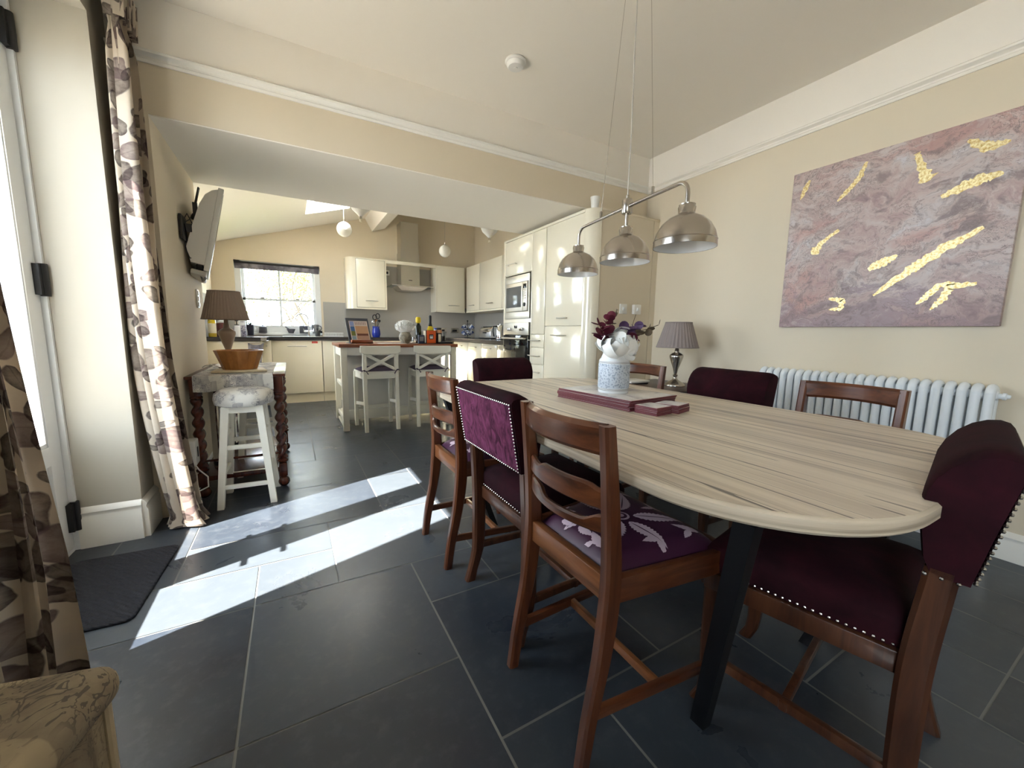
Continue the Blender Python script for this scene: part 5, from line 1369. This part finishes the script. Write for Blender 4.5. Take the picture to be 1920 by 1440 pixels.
# ---------------------------------------------------------------- television on a swing bracket
t = thing('television', 'white flat television on a black swing bracket, seen edge-on from behind', 'television', (-.449, 3.30, 1.71))
tm = Matrix.Translation((.0, 0, 0)) @ Matrix.Rotation(R(8.5), 4, 'Z') @ Matrix.Rotation(R(12), 4, 'Y')
def tbox(*a, bev=.004): m = MB(); m.box(*a, bev, 0, tm); return m
obj('screen_bezel', tbox(.03, .062, 0, .60, -.27, .28, bev=.006), WHITE_PLASTIC, t)
mb = MB(); rings = []
for z, d in ((-.235, .07), (-.15, .105), (.0, .095), (.14, .08), (.21, .06), (.25, .03), (.265, .006)):
    rings.append([tm @ Vector(p) for p in ((.03, .004, z), (.03-d, .012, z), (.03-d, .58, z), (.03, .59, z))])
mb.loft(rings); obj('rear_casing', mb, simple('tv_casing', srgb(232, 229, 222), .45), t)
obj('screen', tbox(.0615, .0635, .03, .57, -.22, .25, bev=.001), BLACKGLASS, t)
obj('speaker_base', tbox(-.035, .05, .03, .57, -.305, -.272, bev=.01), simple('tv_casing_grey', srgb(206, 202, 194), .5), t)
for k in range(5):
    obj('port', tbox(-.043, -.036, .049, .0492+.02, .02-.022*k, .034-.022*k, bev=.001), BLACK, t)
mb = MB(); mb.box(-.115, -.10, -.10, .04, -.10, .05, .004); mb.bar((-.105, -.03, -.02), (-.05, .06, .0), .03, .05); mb.bar((-.07, .06, .07), (-.02, .12, .07), .02, .03); mb.bar((-.05, .05, -.06), (-.05, .05, .16), .025, .02); mb.bar((-.05, .05, .14), (-.03, .1, .27), .008, .012); mb.box(-.07, -.03, .05, .09, -.21, -.04, .004); mb.bar((-.04, .06, .10), (-.01, .1, .10), .012, .012)
obj('wall_bracket', mb, BLACK, t)
for k in range(4):
    rnd = random.Random(k+50); mb = MB()
    pts = [(-.11+rnd.uniform(0, .01), -.02, rnd.uniform(.0, .04))]+[(-.10+.018*i+rnd.uniform(-.012, .012), .0+.02*i, .07*math.sin(i*.9+k)+rnd.uniform(-.02, .02)) for i in range(1, 5)]
    mb.tube(pts, .003, 6); obj('cable', mb, BLACK, t)
mb = MB(); mb.tube([(-.11, -.02, -.09), (-.10, -.03, -.16), (-.09, -.01, -.20), (-.06, .05, -.20)], .003, 6); obj('cable', mb, BLACK, t)
for k in range(3):
    mb = MB(); mb.tube([(-.052+.008*math.cos(a)*(2+k*.3), .05, -.25+.022*math.sin(a)*(1+k*.15)) for a in (2*PI*j/14 for j in range(14))], .0022, 5, closed=True); obj('cable_coil', mb, BLACK, t)
for k in range(3):
    mb = MB(); mb.tube([tm @ Vector((.02+.004*k, .09+.03*k, -.303)), tm @ Vector((.03+.004*k, .09+.03*k, -.335)), tm @ Vector((.045+.004*k, .09+.03*k, -.303))], .0022, 5); obj('cable', mb, DARKGREY, t)

# ---------------------------------------------------------------- switches by the end panel, cup on top
for k, x in enumerate((2.595, 2.75)):
    t = thing('wall_switch', ['left of two switch plates on the cream end panel', 'right of two switch plates on the cream end panel, boxed with trailing wire'][k], 'switch', (x, 2.614+.004, 1.287))
    mb = MB(); mb.box(-.043, .043, -.012 if k == 0 else -.03, .0, -.043, .043, .004); obj('plate', mb, WHITE_PLASTIC, t)
    mb = MB(); mb.box(-.012, .012, (-.017 if k == 0 else -.036), -.01, -.014, .014, .002); obj('rocker', mb, CERAMIC, t)
    if k: mb = MB(); mb.tube([(.0, -.012, -.043), (-.012, -.01, -.08), (-.03, -.012, -.12), (-.045, -.01, -.2)], .0025, 6); obj('wire', mb, STEMBROWN, t)
t = thing('ribbed_beaker', 'white ribbed beaker standing on top of the rounded end post', 'beaker', (2.275, 2.672, 2.101))
mb = MB(); mb.lathe([(0, 0), (.03, 0), (.033, .04), (.040, .092), (.038, .092), (.03, .04), (0, .01)], (0,0,0), 28, mod=lambda a, z, r: 1-.03*(.5+.5*math.cos(14*a))); obj('beaker_body', mb, WHITE_PLASTIC, t)

# ---------------------------------------------------------------- small things on the worktop
def jar(name, label, cat, x, y, prof, m, z=ZT, n=24, parts=()):
    t = thing(name, label, cat, (x, y, z)); mb = MB(); mb.lathe(prof, (0,0,0), n); b = obj(parts[0] if parts else 'body', mb, m, t); return t
def part(t, nm, m, prof=None, n=20, mb=None, **k):
    if mb is None: mb = MB(); mb.lathe(prof, (0,0,0), n)
    return obj(nm, mb, m, t, **k)
t = jar('oil_bottle', 'square golden oil bottle with large pale label beside the nib wall', 'bottle', -.845, 6.12, [(0, 0), (.04, 0), (.042, .01), (.042, .2), (.03, .225), (.014, .24), (.014, .27), (0, .27)], GOLDOIL)
part(t, 'label', BEIGE_LABEL, [(.0425, .045), (.0432, .05), (.0432, .16), (.0425, .165)])
t = jar('storage_tin', 'dark oxblood storage tin behind the lamp base', 'tin', -.765, 6.22, [(0, 0), (.05, 0), (.05, .15), (0, .15)], OXBLOOD); part(t, 'lid', OXBLOOD, [(.052, .145), (.052, .172), (.03, .178), (0, .178)])
t = jar('storage_jar', 'brown patterned jar with pale lid behind the oxblood tin', 'jar', -.78, 6.45, [(0, 0), (.05, 0), (.055, .1), (.05, .18), (0, .18)], STONEWARE); part(t, 'lid', CERAMIC, [(.05, .18), (.052, .20), (.02, .215), (0, .215)])
t = jar('soap_bottle', 'white soap bottle with black pump behind the bronze lamp', 'bottle', -.615, 6.38, [(0, 0), (.036, 0), (.038, .01), (.038, .135), (.02, .15), (0, .15)], CERAMIC); part(t, 'pump', BLACK, [(.026, .148), (.026, .158), (.008, .16), (.006, .2), (.02, .205), (.018, .215), (0, .215)])
t = thing('tissue_box', 'tall lilac patterned carton next to the white soap bottle', 'carton', (-.553, 6.5, ZT)); mb = MB(); mb.box(-.028, .028, -.03, .03, 0, .205, .002); obj('carton', mb, PACK, t); mb = MB(); mb.box(-.0283, .0283, -.0303, .0303, .15, .19); obj('printed_band', mb, CERAMIC, t)
t = jar('plant_pot', 'black square plant pot holding a spiky succulent on the window sill', 'plant', -.493, 6.75, [(0, 0), (.036, 0), (.044, .155), (.04, .155), (.036, .12), (0, .12)], simple('black_plant_pot', srgb(40, 40, 58), .4), ZT+.01)
mb = MB()
for k in range(9):
    a = 2*PI*k/9; L = .07+.02*(k % 3); mb.loft([[Vector((math.cos(a)*r*.75, math.sin(a)*r*.75, .14+zz))+Vector((-math.sin(a)*w, math.cos(a)*w, 0))*s for s in (-1, 1)] + [Vector((math.cos(a)*r*.75, math.sin(a)*r*.75, .146+zz))] for r, zz, w in ((.0, 0, .006), (.03, .025, .010), (L, .05, .001))])
obj('succulent_leaves', mb, LEAFGREEN, t)
ZW = 1.004
def lidded(label, x, r, h):
    t = jar('lidded_pot', label, 'pot', x, 6.945+.04, [(0, 0), (r, 0), (r*1.02, .004), (r, h), (0, h)], DARKGREY, ZW)
    part(t, 'lid', DARKGREY, [(r*1.03, h), (r*1.03, h+.006), (r*.5, h+.012), (.008, h+.014), (.010, h+.028), (0, h+.03)]); return t
lidded('small grey lidded pot standing alone on the left of the sill', -.355, .052, .085)
t = lidded('larger grey lidded pot behind the kitchen tap', .185, .058, .105)
t = jar('mortar', 'grey mortar bowl with pestle on the window sill', 'mortar', .012, 6.985, [(0, 0), (.032, 0), (.036, .006), (.062, .062), (.056, .062), (.03, .014), (0, .012)], DARKGREY, ZW)
mb = MB(); mb.tube([(.01, 0, .03), (-.075, 0, .095)], .009, 8); obj('pestle', mb, DARKGREY, t)
t = jar('jug', 'tall grey mug with loop handle at the right end of the sill', 'mug', .345, 6.985, [(0, 0), (.036, 0), (.044, .06), (.054, .135), (.05, .135), (.04, .06), (0, .015)], MIDGREY, ZW)
mb = MB(); mb.tube(arc((.055, 0, .08), .038, 100, -100, 10), .006, 8); obj('handle', mb, DARKGREY, t)
t = jar('hand_soap', 'small black bottle on the worktop right of the tap', 'bottle', .365, 6.72, [(0, 0), (.032, 0), (.034, .006), (.034, .075), (.024, .09), (0, .09)], BLACK)
part(t, 'pump', BLACK, [(.008, .09), (.008, .115), (.014, .117), (.014, .124), (0, .124)])
t = thing('kitchen_tap', 'chrome swan-neck mixer tap at the sink', 'tap', (.245, 6.70, ZT))
mb = MB(); mb.tube([(0, 0, .10), (.0, 0, .22), (-.004, 0, .25)]+arc((-.085, 0, .255), .082, 8, 175, 14), .009, 12); obj('spout', mb, CHROME, t)
mb = MB(); mb.lathe([(0, 0), (.026, 0), (.022, .01), (.013, .014), (.013, .12), (0, .125)], (0,0,0), 18); obj('column', mb, CHROME, t)
mb = MB(); mb.tube([(-.065, 0, .082), (.065, 0, .082)], .013, 12); obj('mixer_bar', mb, CHROME, t)
for s in (-1, 1):
    mb = MB(); mb.tube([(s*.062, 0, .08), (s*.066, 0, .12)], .006, 8); obj('lever', mb, CHROME, t)
t = thing('dish_rack', 'white wire dish rack on the worktop right of the sink', 'rack', (.575, 6.62, ZT))
mb = MB()
for z in (.01, .06): mb.tube([(-.13, -.1, z), (.13, -.1, z), (.13, .1, z), (-.13, .1, z)], .004, 6, closed=True)
for k in range(12):
    for y in (-.1, .1): mb.tube([(-.12+.022*k, y, .01), (-.12+.022*k, y, .06)], .0025, 5)
obj('wire_frame', mb, WHITE_PLASTIC, t); mb = MB(); mb.box(-.14, .14, -.11, .11, 0, .007, .003); obj('drip_tray', mb, MIDGREY, t)
t = jar('utensil_jar', 'cobalt blue jug full of black utensils behind the book stand', 'jar', 1.205, 6.62, [(0, 0), (.052, 0), (.066, .05), (.062, .11), (.05, .15), (.058, .172), (.052, .172), (.045, .15), (0, .1)], BLUE)
for k, (dx, dz, m) in enumerate(((-.02, .27, BLACK), (.03, .29, BLACK), (.05, .24, BLACK), (-.045, .22, CHROME), (.0, .25, BAMBOO))):
    u = thing('kitchen_utensil', ['black looped whisk leaning left in the blue jug', 'black slotted spoon upright in the blue jug', 'black ladle leaning right in the blue jug', 'steel spoon at the left rim of the blue jug', 'wooden spoon in the middle of the blue jug'][k], 'utensil', (1.205, 6.62, ZT+.105), 0, 'utensils in the blue jug')
    mb = MB(); mb.tube([(dx*.2, .01*(k-2), 0), (dx, .012*(k-2), dz-.1)], .004, 6); obj('shaft', mb, m, u)
    mb = MB()
    if k in (0, 1): mb.tube([(dx+.03*math.cos(a), .012*(k-2), dz-.06+.04*math.sin(a)) for a in (2*PI*j/14 for j in range(14))], .007, 6, closed=True)
    else: mb.ball((dx+.004, .012*(k-2), dz-.085), .022, 8, sy=.5)
    obj('head', mb, m, u)
for k, x in enumerate((2.46, 2.68)):
    t = thing('power_socket', ['single wall socket on the splashback left of the double one', 'double wall socket with a plug near the mug tree'][k], 'socket', (x, YK-.006, 1.085)); w = (.045, .073)[k]
    mb = MB(); mb.box(-w, w, -.012, 0, -.043, .043, .003); obj('plate', mb, STEEL, t)
    mb = MB(); mb.box(-w*.6, w*.6, -.016 if k == 0 else -.03, -.011, -.02, .015, .003); obj('socket_face' if k == 0 else 'plug', mb, BLACK, t)
# mug tree with cups
t = thing('mug_tree', 'black mug tree near the corner of the worktop', 'mug tree', (2.74, 6.5, ZT))
mb = MB(); mb.lathe([(0, 0), (.06, 0), (.06, .01), (.006, .016), (.006, .28), (.012, .29), (.014, .305), (0, .315)], (0,0,0), 20); obj('stand', mb, BLACK, t)
m0 = None
for k, (a, z) in enumerate(((200, .21), (330, .22), (80, .21), (240, .115), (10, .12), (120, .115))):
    mb = MB(); mb.tube([(0, 0, z+.02), (.05*math.cos(R(a)), .05*math.sin(R(a)), z+.03)], .004, 6); obj('peg', mb, BLACK, t)
    lab = ['upper left', 'upper right', 'upper rear', 'lower left', 'lower right', 'lower rear'][k]+' blue and white cup on the mug tree'
    loc = (2.74+.068*math.cos(R(a)), 6.5+.068*math.sin(R(a)), ZT+z-.035)
    if m0 is None:
        m0 = thing('hanging_cup', lab, 'cup', loc, R(a), 'blue and white cups on the mug tree')
        mb = MB(); mb.lathe([(0, -.035), (.022, -.035), (.038, .0), (.042, .04), (.038, .04), (.034, .0), (0, -.028)], (0,0,0), 20, M=Matrix.Rotation(R(50), 4, 'Y')); obj('cup_body', mb, BLUEWHITE, m0)
        mb = MB(); mb.tube(arc((-.03, 0, .02), .02, 60, 300, 8), .004, 6); obj('handle', mb, BLUEWHITE, m0)
    else: copy_tree(m0, lab, loc, R(a), 'blue and white cups on the mug tree')
t = thing('toaster', 'rounded chrome toaster on the right-hand worktop', 'toaster', (2.79, 5.72, ZT), R(8))
mb = MB(); P_ = [(-.09, 0), (.09, 0)]+[(.09*math.cos(R(a))*(1 if True else 1), .10+.095*math.sin(R(a))) for a in range(0, 181, 15)]
mb.loft([[(x*.97, y, z*.97) for x, z in P_] if y in (-.16, .16) else [(x, y, z) for x, z in P_] for y in (-.16, -.145, .145, .16)]); obj('toaster_body', mb, CHROME, t)
mb = MB(); mb.box(-.095, .095, -.17, .17, 0, .02, .004); obj('toaster_base', mb, BLACK, t)
for x in (-.03, .03):
    mb = MB(); mb.box(x-.012, x+.012, -.12, .12, .186, .197); obj('bread_slot', mb, BLACK, t)
mb = MB(); mb.box(-.11, -.088, -.03, .03, .09, .11, .004); obj('lever', mb, BLACK, t)
t = jar('electric_kettle', 'tall ribbed steel kettle next to the oven housing', 'kettle', 2.60, 4.98, [(0, 0), (.062, 0), (.064, .01), (.058, .19), (.05, .205), (.012, .21), (.012, .225), (0, .228)], CHROME)
mb = MB(); mb.tube([(-.05, 0, .19), (-.105, 0, .19), (-.115, 0, .12), (-.1, 0, .05)], .01, 8); obj('handle', mb, BLACK, t)
part(t, 'power_base', BLACK, [(0, -.0), (.07, 0), (.07, .012), (0, .012)])
t = thing('tea_towel', 'grey striped tea towel hanging from the worktop edge by the pull-out unit', 'towel', (-.40, 5.995, .60))
mb = MB(); mb.grid(lambda u, v: Vector((-.075+.17*u*(.75+.25*v), -.018-.014*math.sin(11*u), .0+.285*v-.03*math.sin(3*u))), 22, 10); obj('towel_cloth', mb, BLIND, t, normals=False)
mb = MB(); mb.tube([(-.06, .0, .285), (-.06, -.02, .285), (.10, -.02, .285), (.10, .0, .285)], .006, 8); obj('towel_rail', mb, STEEL, t)

# ---------------------------------------------------------------- things on the island
t = thing('book_stand', 'dark board and wooden ledge book stand on the island', 'stand', (.675, 4.60, IZ), R(12))
lean = Matrix.Rotation(R(-24), 4, 'X')
mb = MB(); mb.box(-.125, .125, -.006, .006, .0, .30, .003, 0, lean @ Matrix.Identity(4)); obj('back_board', mb, simple('slate_board', srgb(66, 70, 82), .4), t)
mb = MB(); mb.box(-.115, .115, -.05, .0, .006, .04, .006); obj('ledge', mb, TERRAWOOD, t)
mb = MB(); mb.box(-.12, -.06, -.045, .12, 0, .012, .003); mb.box(.06, .12, -.045, .12, 0, .012, .003); mb.bar((0, .115, .006), (0, .06, .16), .03, .012); mb.box(-.1, .1, .10, .12, 0, .012); obj('foot', mb, DARKWOOD_FLAT, t)
t = thing('cookery_magazine', 'illustrated magazine propped on the book stand', 'magazine', (.675, 4.60, IZ), R(12))
def card(nm, m, x0, x1, z0, z1, d):
    mb = MB(); mb.box(x0, x1, -.008-d-.004, -.008-d, z0, z1, 0, 0, lean); return obj(nm, mb, m, t)
c0 = card('cover', simple('cover_paper', srgb(222, 208, 200), .4), -.095, .105, .03, .262, .002)
def patch(nm, col, x0, x1, z0, z1):
    mb = MB(); mb.box(x0, x1, -.0152, -.0146, z0, z1, 0, 0, lean); return obj(nm, mb, simple(nm, col, .4), c0)
patch('sky_photo', srgb(150, 168, 222), -.09, -.045, .20, .255); patch('sea_photo', srgb(72, 116, 178), -.09, -.045, .14, .195); patch('field_photo', srgb(120, 126, 60), -.09, -.045, .085, .14); patch('lower_photo', srgb(134, 158, 176), -.09, -.045, .035, .08)
patch('food_photo', srgb(206, 160, 126), -.035, .10, .11, .20); patch('food_photo_dark', srgb(110, 56, 40), -.03, .095, .085, .11); patch('food_photo_base', srgb(190, 150, 130), -.035, .1, .04, .085)
for k in range(7):
    patch('title_lettering', srgb(150, 116, 128), -.03+.018*k, -.024+.018*k, .215, .25)
t = thing('flower_vase', 'round swirled stoneware vase of white hydrangea on the island', 'vase', (1.165, 4.62, IZ))
mb = MB(); mb.lathe([(0, 0), (.04, 0), (.046, .006), (.07, .05), (.07, .085), (.052, .125), (.046, .14), (.05, .15), (.045, .15), (.04, .13), (0, .1)], (0,0,0), 28); obj('vase_body', mb, STONEWARE, t)
mb = MB(); rnd = random.Random(5)
mb.ball((0, 0, .185), .072, 10, sx=1.35)
for k in range(150):
    a = rnd.uniform(0, 2*PI); e = rnd.uniform(.0, 1.0); r_ = .105*math.sqrt(1-.6*e*e); n_ = Vector((math.cos(a)*math.sqrt(1-e*e), math.sin(a)*math.sqrt(1-e*e), e-.25)); c = Vector((n_.x*.108, n_.y*.08, .185+n_.z*.085))
    q = rnd.uniform(0, 6)
    for pz in range(4):
        b_ = q+pz*PI/2; nn = n_.normalized(); e1 = nn.orthogonal().normalized(); e2 = nn.cross(e1); d = (e1*math.cos(b_)+e2*math.sin(b_)+nn*.35).normalized(); s2 = e2*math.cos(b_)-e1*math.sin(b_)
        mb.grid(lambda u, v, c=c, d=d, s2=s2: c+d*.026*v+s2*.016*(2*u-1)*math.sin(PI*(.15+.8*v))+Vector((0, 0, .008*v*v)), 3, 3)
o = obj('hydrangea_petals', mb, WHITE_PETAL, t, normals=False); o['kind'] = 'stuff'
t = thing('wine_bottle', 'yellow-labelled sparkling wine bottle with black foil on the island', 'bottle', (1.468, 4.625, IZ)); 
mb = MB(); mb.lathe([(0, 0), (.04, 0), (.043, .008), (.043, .13), (.036, .175), (.018, .22), (.0145, .25), (.0145, .31), (0, .31)], (0,0,0), 24); obj('bottle_glass', mb, BOTTLE, t)
part(t, 'label', YELLOW, [(.0435, .06), (.0437, .062), (.0437, .125), (.037, .175), (.024, .205), (.023, .205)]); part(t, 'foil', BLACK, [(.0225, .212), (.0155, .245), (.0165, .30), (.016, .325), (.010, .332), (0, .333)])
t = thing('cordial_bottle', 'dark bottle with bright yellow cap beside the island vase', 'bottle', (1.35, 4.72, IZ))
mb = MB(); mb.lathe([(0, 0), (.032, 0), (.034, .006), (.034, .20), (.02, .225), (.013, .24), (.013, .26), (0, .26)], (0,0,0), 22); obj('bottle_glass', mb, BOTTLE, t); part(t, 'cap', YELLOW, [(.02, .238), (.03, .25), (.031, .295), (.022, .31), (0, .312)])
t = thing('tea_caddy', 'orange box with dark square emblem on the island', 'box', (1.43, 4.52, IZ), R(4))
mb = MB(); mb.box(-.066, .066, -.04, .04, 0, .155, .004); obj('box_body', mb, BLACK, t)
mb = MB(); mb.box(-.056, .056, -.0415, -.039, .006, .152, .002); fp = obj('front_panel', mb, ORANGE, t)
mb = MB(); mb.box(-.026, .026, -.043, -.041, .052, .107, .001); obj('emblem', mb, BLACK, fp); 
mb = MB(); mb.box(-.018, .018, -.0445, -.0425, .060, .078); mb.box(-.018, -.002, -.0445, -.0425, .083, .092); mb.box(.002, .018, -.0445, -.0425, .083, .092); obj('emblem_lettering', mb, CERAMIC, fp)
mb = MB(); mb.box(-.0675, -.0655, -.036, .036, .01, .15); obj('side_label', mb, BEIGE_LABEL, t)
t = thing('coffee_jar', 'tall glass coffee jar with copper neck band on the island', 'jar', (1.545, 4.53, IZ)); mb = MB(); mb.lathe([(0, 0), (.03, 0), (.032, .005), (.032, .125), (.028, .14), (0, .142)], (0,0,0), 20); obj('jar_body', mb, simple('coffee_brown', srgb(62, 40, 34), .2), t)
part(t, 'neck_band', simple('copper_band', srgb(206, 150, 110), .3, .6), [(.033, .125), (.033, .16), (0, .162)]); part(t, 'lid', BLACK, [(.027, .16), (.027, .185), (0, .187)]); mb = MB(); mb.box(-.02, .012, -.0335, -.028, .02, .11, .003); obj('label', mb, BEIGE_LABEL, t)
t = thing('storage_tub', 'clear plastic food tub with dark contents behind the coffee jar', 'tub', (1.56, 4.78, IZ)); mb = MB(); mb.loft([[(x*.9, y*.9, 0) for x, y in rounded_rect(-.14, .14, -.1, .1, .03)], [(x, y, .135) for x, y in rounded_rect(-.14, .14, -.1, .1, .03)]]); obj('tub_body', mb, TUBGLASS, t)
mb = MB(); mb.prism(rounded_rect(-.125, .125, -.085, .085, .03), .006, .085); obj('contents', mb, simple('dark_contents', srgb(58, 46, 46), .7), t); mb = MB(); mb.prism(rounded_rect(-.145, .145, -.105, .105, .03), .135, .143, bev=.002); obj('lid', mb, TUBGLASS, t)
t = thing('spice_jar', 'small blue-lidded pot standing on the clear food tub', 'pot', (1.60, 4.80, IZ+.1435)); mb = MB(); mb.lathe([(0, 0), (.03, 0), (.03, .03), (0, .03)], (0,0,0), 18); obj('pot_body', mb, CERAMIC, t); part(t, 'lid', BLUE, [(.032, .022), (.032, .04), (0, .041)])
t = thing('navy_packet', 'navy tea packet left of the orange box', 'packet', (1.325, 4.53, IZ), R(-3)); mb = MB(); mb.box(-.032, .032, -.03, .03, 0, .10, .003); obj('packet', mb, NAVY, t); mb = MB(); mb.box(-.022, .022, -.0315, -.029, .03, .08); obj('label', mb, MIDGREY, t)
t = thing('glass_dish', 'clear glass dish between the vase and the navy packet', 'dish', (1.262, 4.80, IZ)); mb = MB(); mb.lathe([(0, 0), (.045, 0), (.055, .01), (.06, .07), (.056, .07), (.05, .014), (0, .012)], (0,0,0), 24); obj('dish', mb, TUBGLASS, t)
t = thing('black_tray', 'flat black tray at the right-hand end of the island', 'tray', (1.62, 4.55, IZ), R(-5)); mb = MB(); mb.box(-.075, .075, -.1, .1, 0, .022, .005); obj('tray_body', mb, BLACK, t); mb = MB(); mb.box(-.065, .065, -.09, .09, .0215, .0235); obj('tray_liner', mb, DARKGREY, t)
t = thing('newspaper', 'white folded paper lying on the island in front of the vase', 'paper', (.99, 4.52, IZ), R(6)); mb = MB(); mb.box(-.14, .14, -.1, .1, 0, .004); obj('sheet', mb, WHITE_PLASTIC, t); mb = MB(); mb.box(-.13, .13, -.09, .0, .004, .006); obj('folded_leaf', mb, CERAMIC, t)

# ---------------------------------------------------------------- garden seen through the window
def tree(label, x, y, h, seed, leafm, n_leaf=2600, spread=1.0):
    rnd = random.Random(seed); t = thing('garden_tree', label, 'tree', (x, y, -.6), 0, 'spring trees beyond the kitchen window')
    mb = MB(); tips = []
    def grow(p, d, L, r, lvl):
        pts = [p]; q = p
        for k in range(4):
            d = (d+Vector((rnd.uniform(-.25, .25), rnd.uniform(-.25, .25), rnd.uniform(-.06, .14)))).normalized(); q = q+d*L/4; pts.append(q)
            if lvl >= 2: tips.append((q, lvl))
        mb.tube(pts, lambda u: r*(1-.45*u), 6 if lvl < 2 else 4, cap=False)
        if lvl < 5:
            for k in range(3 if lvl < 3 else 2):
                nd = (d+Vector((rnd.uniform(-1, 1), rnd.uniform(-1, 1), rnd.uniform(-.45, .6)))*.85*spread).normalized(); grow(pts[rnd.choice((2, 3, 4))], nd, L*rnd.uniform(.6, .8), r*.58, lvl+1)
    grow(Vector((0, 0, 0)), Vector((0, 0, 1)), h*.34, .055, 0)
    obj('trunk_and_branches', mb, BARK, t)
    lf = MB()
    for k in range(n_leaf):
        p, l = rnd.choice(tips); c = p+Vector((rnd.gauss(0, .16), rnd.gauss(0, .16), rnd.gauss(0, .13))); s_ = rnd.uniform(.016, .036)
        a = Vector((rnd.uniform(-1, 1), rnd.uniform(-1, 1), rnd.uniform(-1, 1))).normalized(); b = a.orthogonal().normalized(); lf.add([c-a*s_, c+b*s_*.6, c+a*s_, c-b*s_*.6], [(0, 1, 2, 3)])
    o = obj('leaves', lf, leafm, t, normals=False); o['kind'] = 'stuff'
tree('yellow-green tree beyond the left half of the kitchen window', -1.5, 10.6, 4.6, 3, FOLIAGE, 7000)
tree('twiggy yellow-green tree beyond the right half of the kitchen window', .35, 11.2, 5.0, 8, FOLIAGE, 7000)
tree('pale blossom tree further back beyond the kitchen window', -.6, 13.5, 5.6, 15, BLOSSOM, 5000)
